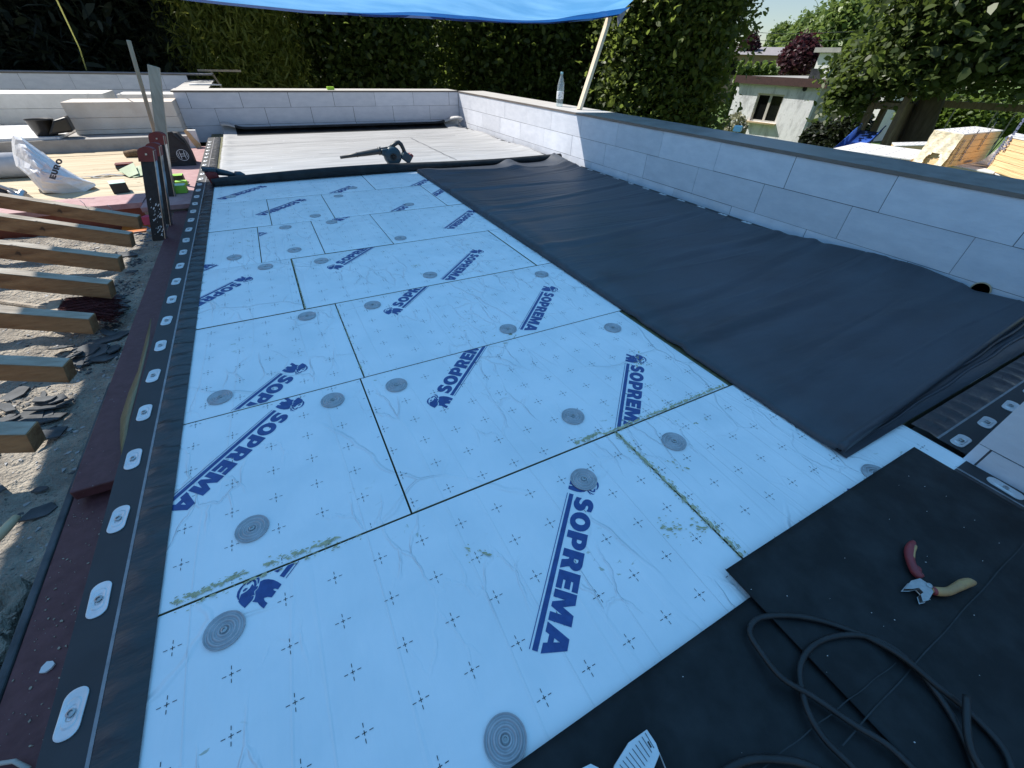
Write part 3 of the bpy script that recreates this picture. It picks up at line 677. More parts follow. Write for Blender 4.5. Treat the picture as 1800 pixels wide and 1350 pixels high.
# grey ledge under the stacks and white insulation sheet
o=MB().box((-6.5,7.05,-.34),(-.80,7.78,.074)).build('concrete_ledge',M['conc'],None); tag(o,'grey concrete ledge running left below the beige block stack','ledge')
o=MB().box((-5.5,7.10,.0765),(-2.02,8.3,.100)).build('white_panel',M['packtop'],None); tag(o,'bright white panel lying on the ledge behind the black tub','panel')
# ---------------------------------------------------------------- left side: deck, boards, sand, rafters
b=MB(); ys=4.72; r=random.Random(3)
yy=ys
while yy<7.1:
    w_=.295; b.box((-6,yy+.003,-.09),(-.98,yy+w_-.003,-.05+r.uniform(-.002,.002))); yy+=w_
structure(b.build('wooden_deck',M['plank'],None))
b=MB(); b.box((-5,4.40,-.085),(-.98,4.715,-.047)); o=b.build('edging_board',M['pinkboard'],None); tag(o,'sunlit maroon board along the front edge of the wooden deck','board','maroon shuttering boards')
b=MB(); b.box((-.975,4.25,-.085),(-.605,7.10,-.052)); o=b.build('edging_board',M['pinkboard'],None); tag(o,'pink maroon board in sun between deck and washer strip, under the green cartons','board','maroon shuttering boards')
b=MB(); b.box((-5,4.42,-.36),(-.80,4.44,-.087)); o=b.build('shuttering_panel',M['redface'],None); tag(o,'dark red upright panel below the front edge of the deck','panel')
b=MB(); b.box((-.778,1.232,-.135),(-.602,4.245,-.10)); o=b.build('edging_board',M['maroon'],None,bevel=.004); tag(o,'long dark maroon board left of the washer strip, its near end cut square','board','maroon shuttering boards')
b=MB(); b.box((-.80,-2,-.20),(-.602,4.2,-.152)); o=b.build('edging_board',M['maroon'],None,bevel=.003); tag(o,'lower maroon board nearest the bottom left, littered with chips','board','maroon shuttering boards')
b=MB(); b.box((-.822,-2,-.23),(-.803,1.9,-.150)); o=b.build('edging_batten',M['slate'],None,bevel=.004); tag(o,'thin dark batten between the sand bed and the maroon board','batten')
def sandz(x,y):
    z=-.215+.014*nz(x,y,3,1)+.010*nz(x,y,11,2)+.006*nz(x,y,33,3)+.004*nz(x,y,71,4)
    if y<1.0: z+=.035*(1-max(0,y)/1.0)*abs(nz(x,y,14,6))+.02*(x>-.95)*abs(nz(x,y,25,7))
    return z
b=MB(); 
def sf(u,v): x=-6+(5.155)*(1-(1-u)**1.0); x=-.823-(1-u)**2.2*6; y=-2+6.35*v; return (x,y,sandz(x,y))
b.grid(sf,220,420); structure(b.build('sand_bed',M['sand'],None,smooth=True))
# rough fibrous mortar edge near camera
b=MB()
def rf(u,v):
    y=-.6+1.62*v; x=-.84-.22*(1-u)-.015*math.sin(y*19); z=-.165+.03*nz(x,y,22,1)*.5+.018*nz(x,y,60,2)
    if u<.06: z=-.25
    return (x+.01*nz(x,y,50,8)+(.012*math.sin(y*40) if u>.9 else 0),y,z-(.05 if u>.95 else 0))
b.grid(rf,40,160); structure(b.build('mortar_edge',M['straw'],None,smooth=False))
rd=ray(2550,740).normalized()
RE=[((-.92,3.88),.06,.08,'topmost'),((-.91,3.48),.06,.085,'second'),((-.90,3.04),.06,.08,'third'),((-.88,2.66),.06,.078,'fourth'),((-.88,2.27),.06,.074,'fifth'),((-.88,1.88),.062,.072,'sixth'),((-.88,1.49),.064,.075,'nearest')]
RL={0:'brown rafter end nearest the deck, two bent nails in its top',1:'brown rafter end second from the deck, tip just left of the black trestles',2:'brown rafter end third from the deck, half of its top in sun',3:'brown rafter end just above the red broom',4:'brown rafter end lying across the red broom',5:'brown rafter end between broom and loose slate pile',6:'short stub of brown rafter nearest the camera on the left edge'}
for i,((ex,ey),w_,h_,nm) in enumerate(RE):
    t=thing('rafter',RL[i],'rafter',(ex,ey,-.25),'old rafter ends over the sand bed')
    d=rd.copy(); top=Vector((ex,ey,-.02)); side=d.cross(Vector((0,0,1))).normalized(); upv=side.cross(d)
    cs=top-upv*h_/2; b=MB(); b.mi(0).bar(cs-d*6+Vector((0,.02,0)),cs+Vector((.0,0,0)),w_,h_,up=(0,0,1)); b.mi(1).bar(cs-d*6+upv*(h_/2+.001),cs-d*.003+upv*(h_/2+.001),w_-.004,.002)  # thin paler layer on the top face
    b.build('timber',[M['rafter'],M['raftertop']],t,bevel=.004)
    if i==0:
        for k in (.14,.28):
            p=top-d*k; MB().tube([p,p+Vector((0,0,.03)),p+Vector((-.012,0,.05))],.0018,5).build('nail',M['steel'],t)
# broom
t=thing('broom','old broom with red bristles and wooden stick lying under the rafter ends','broom',tuple(az(150,560,-.19)))
hd=az(101,550,-.12); b=MB(); b.obox(hd,(.05,.20,.07),.12); b.build('broom_head',M['greyplank'],t,bevel=.004)
b=MB(); b.tube([az(-60,522,-.11),az(96,544,-.11)],.013,8); b.build('stick',M['raftertop'],t)
b=MB(); r=random.Random(2)
for k in range(420):
    y=hd.y+r.uniform(-.095,.095); z=hd.z+r.uniform(-.03,.035); l=r.uniform(.15,.21); x=hd.x+.025
    b.tube([(x,y,z),(x+l*.6,y+r.uniform(-.01,.02),z+r.uniform(-.01,.0)),(x+l,y+r.uniform(-.03,.05),z-.03+r.uniform(-.02,.03))],.0016,3,caps=False)
b.build('bristles',M['bristle'],t)
# slate pieces
def shard(x,y,s,rz,label,zt=0,tilt=(0,0),th=.006,seed=0):
    r=random.Random(seed); n=r.randint(5,8); pts=[]
    for k in range(n):
        a=2*math.pi*k/n+r.uniform(-.25,.25); q=s*r.uniform(.55,1.1); pts.append((math.cos(a)*q*1.35,math.sin(a)*q*.75))
    b=MB(); b.prism(pts,0,th); R=Matrix.Translation((x,y,sandz(x,y)+.004+zt))@Matrix.Rotation(rz,4,'Z')@Matrix.Rotation(tilt[0],4,'X')@Matrix.Rotation(tilt[1],4,'Y')
    b.v=[tuple(R@Vector(v)) for v in b.v]; o=b.build('slate_shard',M['slate'],None); tag(o,label,'slate','broken slate pieces'); return o
SH=[((185,590),.085,'large slate shard at the end of the broom bristles'),((150,615),.10,'broad dark slate shard below the broom in the upper heap'),((175,622),.06,'slate shard on the right edge of the upper heap'),((125,628),.07,'slate shard leaning on the upper heap beside rafter'),
((60,725),.075,'wide slate shard in the heap left of the washer strip, beside white chip'),((90,705),.05,'slate shard at the top of the lower heap'),((35,745),.06,'slate shard at the far left of the lower heap'),((66,856),.022,'lone brown-grey slate lump on the sand left of the maroon board end'),
((195,545),.05,'flat slate shard right of the broom bristles'),((215,525),.035,'pointed slate shard on the sand by the maroon board'),((60,895),.035,'slate chip on the sand near the lower left timber'),((235,480),.03,'slate shard near the third rafter tip'),((222,445),.05,'slate shard beside the second rafter tip'),((20,690),.05,'slate shard lying in the sunlit sand at the left edge')]
HEAP=random.Random(77)
for hx,hy,n_,w_,wh in ((150,612,12,.09,'heap just below the broom'),(58,735,12,.09,'heap beside the nearest rafter stub'),(205,520,6,.06,'scatter between broom and maroon board')):
    q=az(hx,hy,-.2)
    for k in range(n_):
        xx=min(q.x+HEAP.gauss(0,w_*.7),-.875); shard(xx,q.y+HEAP.gauss(0,w_),HEAP.uniform(.02,.055),HEAP.uniform(0,3),'thin broken slate piece in the dark '+wh,.004+.012*HEAP.random(),(HEAP.uniform(-.3,.3),HEAP.uniform(-.3,.3)),seed=k+int(hx))
for k,((u,v),s,lb) in enumerate(SH):
    p=az(u,v,-.2); shard(p.x,p.y,s,random.uniform(-.6,.9),lb,.004*k%.012,(random.uniform(-.15,.15),random.uniform(-.12,.12)),seed=k+5)
def litter(name,label,reg,n,mt,s0,s1,z=None,seed=1,kind='stuff',th=.5,cl=None):
    r=random.Random(seed); b=MB()
    if cl: cl=[(az(*q,-.2),w_) for q,w_ in cl]; n*=2
    for k in range(n):
        u=r.uniform(reg[0],reg[1]); v=r.uniform(reg[2],reg[3]); x,y=u,v
        if cl and k%5: 
            q,w_=r.choice(cl); x=q.x+r.gauss(0,w_*.5); y=q.y+r.gauss(0,w_)
            if x>-.855: continue
        s=s0+(s1-s0)*r.random()**2.2; zz=(sandz(x,y) if z is None else z)
        m=r.randint(3,6); pts=[]
        ro=r.uniform(0,6.3)
        for j in range(m):
            a=2*math.pi*j/m; q=s*r.uniform(.5,1.1); px,py=math.cos(a)*q*1.25,math.sin(a)*q*.8; pts.append((x+px*math.cos(ro)-py*math.sin(ro),y+px*math.sin(ro)+py*math.cos(ro)))
        b.prism(pts,zz-.001,zz+s*th*r.uniform(.3,1))
    o=b.build(name,mt,None); tag(o,label,'debris',kind=kind); return o
litter('slate_chips','small dark slate chips scattered on the sand bed',(-1.5,-.86,.9,4.2),520,M['slate'],.002,.012,seed=4,cl=[((150,610),.10),((60,735),.10),((215,500),.07),((235,455),.05),((30,700),.08),((190,560),.06)])
litter('pebbles','pale crumbs of mortar scattered on the sand bed',(-1.9,-.86,.6,4.2),1800,M['conc'],.002,.013,seed=5)
litter('wood_chips','pale wood chips and dust on the lower maroon board',(-.79,-.605,.25,1.2),260,M['raftertop'],.001,.004,z=-.151,seed=6)
litter('straw_bits','dry straw and crumbs over the rough mortar at the lower left',(-1.05,-.83,.2,1.0),420,M['straw'],.003,.011,z=-.16,seed=8)
p=az(85,1172,-.15); b=MB(); b.prism([(p.x+.012*math.cos(a)*q,p.y+.012*math.sin(a)*q) for a,q in zip([0,.9,1.9,2.8,3.7,4.6,5.5],[1,.9,1.1,1,1.2,1,.9])],-.1515,-.147); o=b.build('plaster_chip',M['white'],None); tag(o,'round pale chip on the maroon board at the lower left','chip')
b=MB(); b.tube([az(-8,950,-.17),az(14,925,-.165),az(30,908,-.165)],[.011,.012,.010],9); o=b.build('wood_peg',M['sill'],None,smooth=True); tag(o,'pale greenish wooden peg at the left edge of the photo','peg')
b=MB(); b.tube([az(-20,1345,-.14),az(25,1338,-.14),az(52,1352,-.14)],.004,8); o=b.build('thin_cable',M['straightgrey'],None,smooth=True); tag(o,'thin grey cable end in the bottom left corner','cable')
# loose green film flap beside strip
b=MB(); fl=[(265,560),(255,600),(243,650),(226,690),(212,735),(211,770),(213,800)]
fr=[(266,560),(262,600),(250,650),(240,690),(228,735),(222,770),(216,800)]
V=[]
for (a,c) in zip(fl,fr): V+= [az(*a,-.055),az(*c,-.004)]
b.add(V,[(2*i,2*i+2,2*i+3,2*i+1) for i in range(len(fl)-1)]); o=b.build('film_flap',mat('olive_film',(.09,.10,.045),(.15,.155,.08),20,.45),None,smooth=True,solid=.001); tag(o,'curled olive film flap sticking out from under the washer strip','film flap')
# ---------------------------------------------------------------- things on the left deck
zd=-.05
# folding trestles (black, red caps)
def trestle(u,v,utop,vtop,D,wd,label,scr=False):
    base=az(u,v,-.10) if D is None else D; 
    top=ay(utop,vtop,base.y+.02)
    t=thing('folding_trestle',label,'trestle',tuple(base),'folded black trestles with red caps')
    d=(top-base).normalized(); L_=(top-base).length; side=Vector((1,-.25,0)).normalized(); fw=Vector((.25,1,0)).normalized()
    R=Matrix((side,fw,d)).transposed()
    c=base.lerp(top,.5)
    b=MB(); b.obox(c,(wd,.022,L_*.98),R=R); b.build('black_body',M['black'],t,bevel=.004)
    b=MB(); b.obox(c+side*(wd/2+.002)-fw*.004,(.004,.034,L_),R=R); b.build('alloy_edge',M['steel'],t)
    b=MB(); n=10; pts=[]
    for k in range(n+1): a=math.pi*k/n; pts.append((math.cos(a)*wd*.56,math.sin(a)*wd*.30))
    pts=[(wd*.56,-.055)]+pts+[(-wd*.56,-.055)]
    vs=[]; 
    for yy in (-.016,.020):
        for q in pts: vs.append(top+R@Vector((q[0],yy,q[1]-.005)))
    m=len(pts); b.add(vs,[tuple(range(m)),tuple(reversed(range(m,2*m)))]+[(i,(i+1)%m,m+(i+1)%m,m+i) for i in range(m)]); cp=b.build('red_cap',M['red'],t,bevel=.002)
    b=MB(); b.obox(top+R@Vector((0,-.018,-.02)),(.010,.004,.010),R=R); b.build('rivet',M['steel'],cp)
    if scr:
        r=random.Random(1); b=MB()
        for k in range(46):
            q=base+d*r.uniform(.03,L_*.5)+side*r.uniform(-.02,.03); q=q-fw*.0125; s=r.uniform(.003,.012)
            b.add([q,q+side*s*.4+d*s,q+side*s+d*s*1.4,q+side*s*.7+d*s*.2],[(0,1,2,3)])
        b.build('white_scratches',M['white'],t)
    return t
B0=az(281,424,-.12)
trestle(0,0,258,264,B0,.080,'nearest of the folded black trestles, white scratches down its lower half',True)
trestle(0,0,270,256,az(291,395,-.10),.075,'middle folded black trestle, its red cap just above the scratched one')
trestle(0,0,276,238,az(299,356,-.10),.095,'tallest folded black trestle beside the upright grey plank')
# plank and pole
p0=az(297,344,-.10); p1=ay(270,116,p0.y+.1); b=MB(); b.bar(p0,p1,.075,.028,up=(0,-1,.2)); o=b.build('upright_plank',M['greyplank'],None,bevel=.003); tag(o,'grey weathered plank standing upright behind the black trestles','plank')
p0=ay(277,250,5.05); p1=ay(226,71,4.95); b=MB(); b.tube([p0+(p0-p1)*((p0.z+.05)/(p1.z-p0.z)),p0,p1],.0145,9); o=b.build('wooden_pole',M['poleWood'],None,smooth=True); tag(o,'thin round wooden pole leaning left behind the trestles','pole')
b=MB(); pts=[az(260,408,-.14),az(272,402,-.135),az(283,392,-.12),az(289,378,-.11),az(290,368,-.10)]; b.tube(pts,.012,8); o=b.build('grey_hose',M['straightgrey'],None,smooth=True); tag(o,'short bent grey pipe at the foot of the trestles','pipe')
b=MB(); q=az(252,412,-.25); b.obox(q+Vector((0,.12,.02)),(.28,.30,.03),.1); o=b.build('orange_sheet',M['orange'],None,bevel=.004); tag(o,'orange plastic sheet down in the gap under the trestles','sheet')
b=MB(); q=az(262,395,-.16); b.prism([(q.x-.03,q.y),(q.x+.04,q.y-.02),(q.x+.04,q.y+.03),(q.x,q.y+.05)],-.16,-.10); o=b.build('crimson_wedge',M['crimson'],None); tag(o,'crimson plastic wedge at the foot of the nearest trestle','wedge')
b=MB(); r=random.Random(9)
for k in range(14):
    a=az(232+r.uniform(-6,40),400+r.uniform(-10,40),-.17); pts=[a]
    for j in range(4): pts.append(pts[-1]+Vector((r.uniform(-.01,.05),r.uniform(-.06,.02),r.uniform(-.012,.01))))
    b.tube(pts,.004,4)
o=b.build('blue_scraps',mat('blue_grey_film',(.08,.13,.17),(.15,.2,.25),20,.5),None); tag(o,'crumpled blue-grey film scraps by the second rafter tip','film scraps',kind='stuff')
# tool bag
def rounded_bag(u0,v0,u1,v1,y):
    a=ay(u0,v1,y); c=ay(u1,v0,y); return a,c
a=az(296,293,zd); c=az(345,291,zd); ht=.30
t=thing('tool_bag','black tool bag with round white emblem beside the upright plank','bag',tuple(a.lerp(c,.5)+Vector((0,.1,0))))
b=MB(); x0,x1=a.x-.04,c.x-.01; y0=a.y; nn=14
prof=[(0,0),(0,.16),(.12,.235),(.45,.275),(.80,.27),(.93,.21),(1,.10),(1,0)]
W_=x1-x0; vs=[]; 
for yy,k in ((y0,1.0),(y0+.02,1.03),(y0+.22,1.0),(y0+.24,.9)):
    for q in prof: vs.append((x0+W_*(.5+(q[0]-.5)*k),yy,zd+q[1]*k*1.05))
m=len(prof)
fs=[tuple(range(m)),tuple(reversed(range(3*m,4*m)))]+[(j*m+i,j*m+(i+1)%m,(j+1)*m+(i+1)%m,(j+1)*m+i) for j in range(3) for i in range(m)]
b.add(vs,[tuple(reversed(f)) for f in fs]); b.build('bag_body',M['black'],t,bevel=.012)
b=MB(); b.tube([(x0+W_*.2,y0-.006,zd+.245),(x0+W_*.35,y0-.01,zd+.30),(x0+W_*.7,y0-.01,zd+.305),(x0+W_*.93,y0-.008,zd+.20)],.008,6); b.build('handle',M['dkgrey'],t,smooth=True)
b=MB(); cx,cz=x0+W_*.74,zd+.10
for R_,w_ in ((.052,.004),):
    n=28
    vs=[]; 
    for k in range(n):
        aa=2*math.pi*k/n; vs+=[(cx+R_*math.cos(aa),y0-.0075,cz+R_*math.sin(aa)),(cx+(R_-w_)*math.cos(aa),y0-.0075,cz+(R_-w_)*math.sin(aa))]
    b.add(vs,[(2*k,(2*k+2)%(2*n),(2*k+3)%(2*n),2*k+1) for k in range(n)])
for sx in (-1,1):
    b.add([(cx+sx*.016,y0-.0075,cz-.034),(cx+sx*.021,y0-.0075,cz-.034),(cx+sx*.021,y0-.0075,cz+.034),(cx+sx*.016,y0-.0075,cz+.034)],[(0,1,2,3)])
    b.add([(cx+sx*.034,y0-.0075,cz-.022),(cx+sx*.038,y0-.0075,cz-.022),(cx+sx*.038,y0-.0075,cz+.022),(cx+sx*.034,y0-.0075,cz+.022)],[(0,1,2,3)])
b.add([(cx-.016,y0-.0075,cz-.012),(cx+.016,y0-.0075,cz-.012),(cx+.016,y0-.0075,cz-.007),(cx-.016,y0-.0075,cz-.007)],[(0,1,2,3)])
b.add([(cx-.016,y0-.0075,cz+.012),(cx+.016,y0-.0075,cz+.012),(cx+.016,y0-.0075,cz+.007),(cx-.016,y0-.0075,cz+.007)],[(0,1,2,3)])
b.build('round_emblem',M['white'],t)
for k in range(3): MB().box((x0+.06,y0-.008,zd+.045+.018*k),(x0+W_*.5,y0-.004,zd+.050+.018*k)).build('strap',M['dkgrey'],t)
# brown brush
q=az(238,270,zd+.03); b=MB(); b.tube([q+Vector((-.10,0,0)),q,q+Vector((.10,.0,.0))],[.028,.042,.03],10); o=b.build('hand_brush',M['brownbrush'],None,smooth=True); tag(o,'round brown bristle brush behind the trestles','brush')
# battery pack, white bag, tub, timber, cartons ...
q=az(222,298,zd); t=thing('battery_pack','small red-topped black battery pack lying on the deck','battery',tuple(q))
b=MB(); b.obox(q+Vector((0,.02,.022)),(.15,.09,.042),.1); b.build('black_body',M['dkgrey'],t,bevel=.012)
b=MB(); b.obox(q+Vector((0,.02,.050)),(.145,.085,.014),.1); b.build('red_top',M['red'],t,bevel=.005)
# euro bag
t=thing('plastic_sack','crumpled white plastic sack lettered EURO standing on the deck','sack',tuple(az(110,338,zd)))
def pix(u,v,y): return ay(u,v,y)
y0=az(110,338,zd).y
ring=[(22,238,.10),(36,240,.05),(88,278,.0),(108,293,.0),(140,312,.0),(166,322,.02),(169,326,.02),(150,337,-.02),(110,340,-.04),(76,339,-.02),(60,322,.02),(48,308,.04),(28,292,.16),(22,270,.20),(20,250,.16)]
cen=(70,300)
b=MB(); P=[pix(u,v,y0+dy) for u,v,dy in ring]; n=len(P)
r=random.Random(4); vs=list(P); m=9
for k in range(1,m):
    s=1-k/m
    for i,(u,v,dy) in enumerate(ring):
        uu=cen[0]+(u-cen[0])*s; vv=cen[1]+(v-cen[1])*s; vs.append(pix(uu,vv,y0+dy*s-.10*(1-s*s)+r.uniform(-.014,.014)))
vs.append(pix(cen[0],cen[1],y0-.10))
fs=[(k*n+i,k*n+(i+1)%n,(k+1)*n+(i+1)%n,(k+1)*n+i) for k in range(m-1) for i in range(n)]+[((m-1)*n+i,(m-1)*n+(i+1)%n,m*n) for i in range(n)]
nf=len(vs); vs2=[]
for i,(u,v,dy) in enumerate(ring): vs2.append(pix(cen[0]+(u-cen[0])*.93,cen[1]+(v-cen[1])*.93,y0+dy+.14))
vs+=vs2; fs+=[(i,nf+i,nf+(i+1)%n,(i+1)%n) for i in range(n)]+[tuple(range(nf,nf+n))]
b.add(vs,fs); sack=b.build('film_body',M['bagwhite'],t,smooth=False)
TT,TWd=text_tris('EURO',1.0,.08); b=MB()
pa,pb=(97,316),(107,281)      # baseline start / end in the photo, reading upwards
for tr in TT:
    q=[]
    for x,y in tr:
        s=x/TWd; hh=y; u=pa[0]+(pb[0]-pa[0])*s-11.0*hh+ (4*s); v=pa[1]+(pb[1]-pa[1])*s-3.0*hh; q.append(pix(u,v,y0-.165))
    b.add(q,[(0,1,2)])
b.build('printed_word',M['slate'],t)
# black tub
c=az(70,241,.101); Yt=c.y+.12; t=thing('mortar_tub','black plastic tub with raised lip standing on the white panel at the left','tub',(c.x,Yt,.101))
k_=(ay(93,207,Yt)-ay(42,207,Yt)).length/2; zr=ay(68,209,Yt).z; h_=zr-.101
b=MB(); b.lathe([(k_*.78,0),(k_*.84,h_*.30),(k_*.87,h_*.32),(k_*.97,h_*.92),(k_*1.03,h_*.93),(k_*1.02,h_),(k_*.95,h_*.98),(k_*.76,h_*.1),(0,h_*.1)],(ay(67,209,Yt).x,Yt,.101),32,sy=.8); b.build('tub_body',M['tub'],t,smooth=True)
q=[ay(u,v,Yt-.10) for u,v in [(84,238),(129,232),(115,205),(92,212)]]; b=MB(); b.hexa([q[0],q[1],q[1]+Vector((-.02,.22,0)),q[0]+Vector((0,.22,0)),q[3],q[2],q[2]+Vector((-.02,.2,0)),q[3]+Vector((0,.2,0))]); b.build('lip',M['tub'],t,bevel=.02)
# timber beam
a=az(-60,268,zd); c=az(214,261,zd); b=MB(); b.bar(a+Vector((0,.05,.045)),c+Vector((0,.05,.045)),.10,.085); o=b.build('timber_beam',M['rafter'],None,bevel=.008); tag(o,'squared brown timber lying along the back of the deck','timber')
q=az(65,250,zd+.09); b=MB(); b.tube([q+Vector((-.10,0,.0)),q+Vector((0,0,.02)),q+Vector((.14,.02,.005))],[.015,.028,.01],7); o=b.build('lime_glove',M['lime'],None,smooth=True); tag(o,'lime green work glove on the brown timber','glove')
def carton(u,v,sz,rz,label,zz=-.05,body='green',lid='cardtop'):
    p=az(u,v,zz); t=thing('screw_carton',label,'carton',tuple(p),'small screw cartons'); 
    b=MB(); b.obox(p+Vector((0,sz[1]/2,sz[2]/2)),sz,rz); b.build('card_body',M[body],t,bevel=.002)
    b=MB(); b.obox(p+Vector((0,sz[1]/2,sz[2]+.001)),(sz[0]*.98,sz[1]*.98,.003),rz); b.build('card_lid',M[lid],t); return t
carton(211,340,(.11,.13,.075),.25,'dark screw carton with pale green lid in the middle of the deck',body='darkcard')
carton(314,322,(.10,.09,.06),.0,'green screw carton with dark front, furthest of three beside the strip',body='darkcard',lid='green')
carton(320,326,(.09,.06,.03),.05,'flat bright green screw carton in front of the dark-fronted one',lid='green')
carton(318,340,(.10,.08,.06),-.05,'green screw carton nearest the camera beside the washer strip')
b=MB(); p=az(236,308,zd); b.add([p+Vector((-.12,.06,.03)),p+Vector((.06,.12,.06)),p+Vector((.15,-.06,.02)),p+Vector((.02,-.14,.004))],[(3,2,1,0)]); b.add([p+Vector((-.10,.02,.05)),p+Vector((.02,.1,.09)),p+Vector((.06,-.1,.03)),p+Vector((-.02,-.12,.006))],[(3,2,1,0)]); o=b.build('open_carton',mat('sage_card',(.32,.38,.22),(.4,.45,.3),10,.7),None,solid=.003); tag(o,'flattened sage green carton left of the trestles','carton')
for u,v,s,lb in ((165,312,.10,'torn dark strip of film lying by the tip of the white sack'),(205,308,.16,'thin grey film strip in front of the battery pack')):
    p=az(u,v,zd+.004); b=MB(); b.grid(lambda uu,vv:(p.x+(uu-.5)*2.4*s,p.y+(vv-.5)*.3*s+.02*math.sin(uu*7),p.z+.012*math.sin(uu*5)**2),14,4); o=b.build('film_strip',M['conc'],None,smooth=True,solid=.001); tag(o,lb,'film strip')
# metal roll at far left and grinder
p=az(-40,325,zd); b=MB(); c=p+Vector((.0,.26,.10)); b.tube([c+Vector((-.5,0,0)),c+Vector((.46,-.04,0))],.10,20); o=b.build('sheet_roll',mat('grey_roll',(.45,.45,.47),(.55,.55,.57),12,.4),None,smooth=True); tag(o,'grey roll of sheeting behind the white sack at the left edge','roll')
p=az(25,352,zd+.0); t=thing('angle_grinder','dark corded power tool with steel guard at the left edge of the deck','power tool',tuple(p))
b=MB(); b.tube([p+Vector((-.30,.12,.12)),p+Vector((-.12,.06,.10)),p+Vector((.0,.0,.06))],[.05,.045,.035],12); b.build('tool_body',M['navy'],t,smooth=True)
b=MB(); b.lathe([(.075,0),(.078,.012),(.02,.02),(.02,.05),(0,.055)],p+Vector((.06,-.02,.03)),20,R=Matrix.Rotation(.8,3,'Y')); b.build('steel_guard',M['steel'],t,smooth=True)
b=MB(); b.tube([p+Vector((-.25,.0,.20)),p+Vector((-.10,-.02,.17)),p+Vector((.02,-.04,.09)),p+Vector((.06,-.05,.04))],.014,9); b.build('side_handle',M['straightgrey'],t,smooth=True)
# cordless driver on the membrane roll
p=az(372,322,.0); L0=ay(366,298,4.62); t=thing('cordless_driver','dark cordless driver with red battery foot lying on the membrane roll','power tool',tuple(L0))
b=MB(); q=ay(374,310,4.60); b.obox(q,(.085,.07,.095),.1,tilt=(0,-.25)); b.build('battery_foot',M['red'],t,bevel=.008)
b=MB(); b.obox(q+Vector((-.01,.0,.055)),(.10,.075,.03),.1,tilt=(0,.15)); b.build('foot_cap',M['navy'],t,bevel=.008)
a=ay(384,300,4.62); c=ay(414,309,4.62); b=MB(); b.tube([a+Vector((-.04,0,.0)),a.lerp(c,.5),c],[.030,.022,.020],10); b.build('grip',M['navy'],t,smooth=True)
c2=ay(425,311,4.60); b=MB(); b.tube([c2+Vector((-.045,.02,.015)),c2+Vector((-.01,.01,.008)),c2+Vector((.02,0,-.004)),c2+Vector((.035,0,-.010))],[.030,.036,.028,.012],12); b.build('motor_head',M['navy'],t,smooth=True)
b=MB(); b.tube([c2+Vector((.03,0,-.008)),c2+Vector((.055,0,-.018))],[.014,.010],10); b.build('chuck',M['steel'],t,smooth=True)
# blower
Y=5.10
def bp(u,v,dy=0): return ay(u,v,Y+dy)
t=thing('leaf_blower','dark blue cordless blower with long black nozzle standing on the pale grey membrane','blower',tuple(az(690,290,0)))
Y=az(690,289,.01).y
b=MB(); b.tube([bp(598,277),bp(630,271.5),bp(640,270),bp(668,265.5),bp(682,264)],[.013,.021,.024,.030,.033],14); b.build('nozzle',M['dkgrey'],t,smooth=True)
b=MB(); b.tube([bp(665,266),bp(669,265.5)],.036,14); b.tube([bp(626.5,272),bp(628.5,271.7)],.0235,14); b.tube([bp(668,262),bp(668,257.5)],.004,6); b.build('nozzle_collar',M['dkgrey'],t,smooth=True)
cc=bp(690,274); Rv=Matrix.Rotation(math.radians(90),3,'X'); b=MB(); b.lathe([(0,-.055),(.045,-.055),(.075,-.05),(.088,-.03),(.092,0),(.088,.03),(.07,.05),(0,.05)],cc,28,R=Rv); b.build('fan_housing',M['navy'],t,smooth=True)
b=MB(); b.obox(bp(678,266.5),(.10,.075,.062),0,tilt=(0,-.1)); b.build('outlet_duct',M['navy'],t,bevel=.012)
b=MB(); b.lathe([(.034,.054),(.034,.060),(.026,.062),(.022,.050),(0,.050)],cc+Vector((-.005,0,0)),20,R=Rv); b.lathe([(.012,.05),(.012,.064),(0,.066)],cc+Vector((-.005,0,0)),10,R=Rv); b.build('air_intake',M['black'],t,smooth=True)
b=MB(); b.tube([bp(684,262),bp(691,255.5),bp(697,251),bp(701,250.5),bp(705,254),bp(709,262),bp(711,268)],[.020,.020,.021,.022,.021,.019,.022],12); b.build('handle',M['dkgrey'],t,smooth=True)
b=MB(); b.obox(bp(714,276),(.105,.085,.085),0,tilt=(0,.65)); b.build('battery_case',M['navy'],t,bevel=.014)
b=MB(); b.obox(bp(719,278),(.045,.075,.10),0,tilt=(0,.65)); b.build('battery_pack',M['red'],t,bevel=.01)
b=MB(); q=bp(692,288.5); b.obox(q,(.12,.09,.014)); b.build('base_foot',M['dkgrey'],t,bevel=.004)
# ---------------------------------------------------------------- items on copings
base=az(983,187,.487); s=.315/.30
t=thing('water_bottle','clear plastic bottle with white label standing on the sunlit right coping','bottle',tuple(base))
prof=[(.030,0),(.040,.006),(.041,.03),(.038,.045),(.041,.06),(.041,.19),(.038,.22),(.028,.262),(.017,.292),(.0135,.305),(.0135,.318)]
b=MB(); b.lathe(prof,base,24); b.build('bottle_body',M['pet'],t,smooth=True)
b=MB(); b.lathe([(.0418,.075),(.0422,.077),(.0422,.148),(.0418,.150)],base,24); lo_=b.build('paper_label',M['white'],t,smooth=True)
b=MB(); r=random.Random(3)
for k in range(7):
    a0=math.radians(200+r.uniform(0,90)); a1=a0+r.uniform(.15,.4); z=.085+k*.008
    b.add([base+Vector((.0428*math.cos(a),.0428*math.sin(a),zz)) for a,zz in ((a0,z),(a1,z),(a1,z+.004),(a0,z+.004))],[(0,1,2,3)])
b.build('label_print',M['blackink'],lo_)
b=MB(); b.lathe([(.0155,.312),(.0155,.332),(.0145,.335),(0,.335)],base,18); b.build('cap',M['ltblue'],t,smooth=True)
q=az(1296,232,.487); t=MB().obox(q+Vector((.02,.02,.022)),(.07,.06,.042),.5).build('small_carton',M['ltblue'],None,bevel=.003); tag(t,'little pale blue box on the shaded right coping','carton')
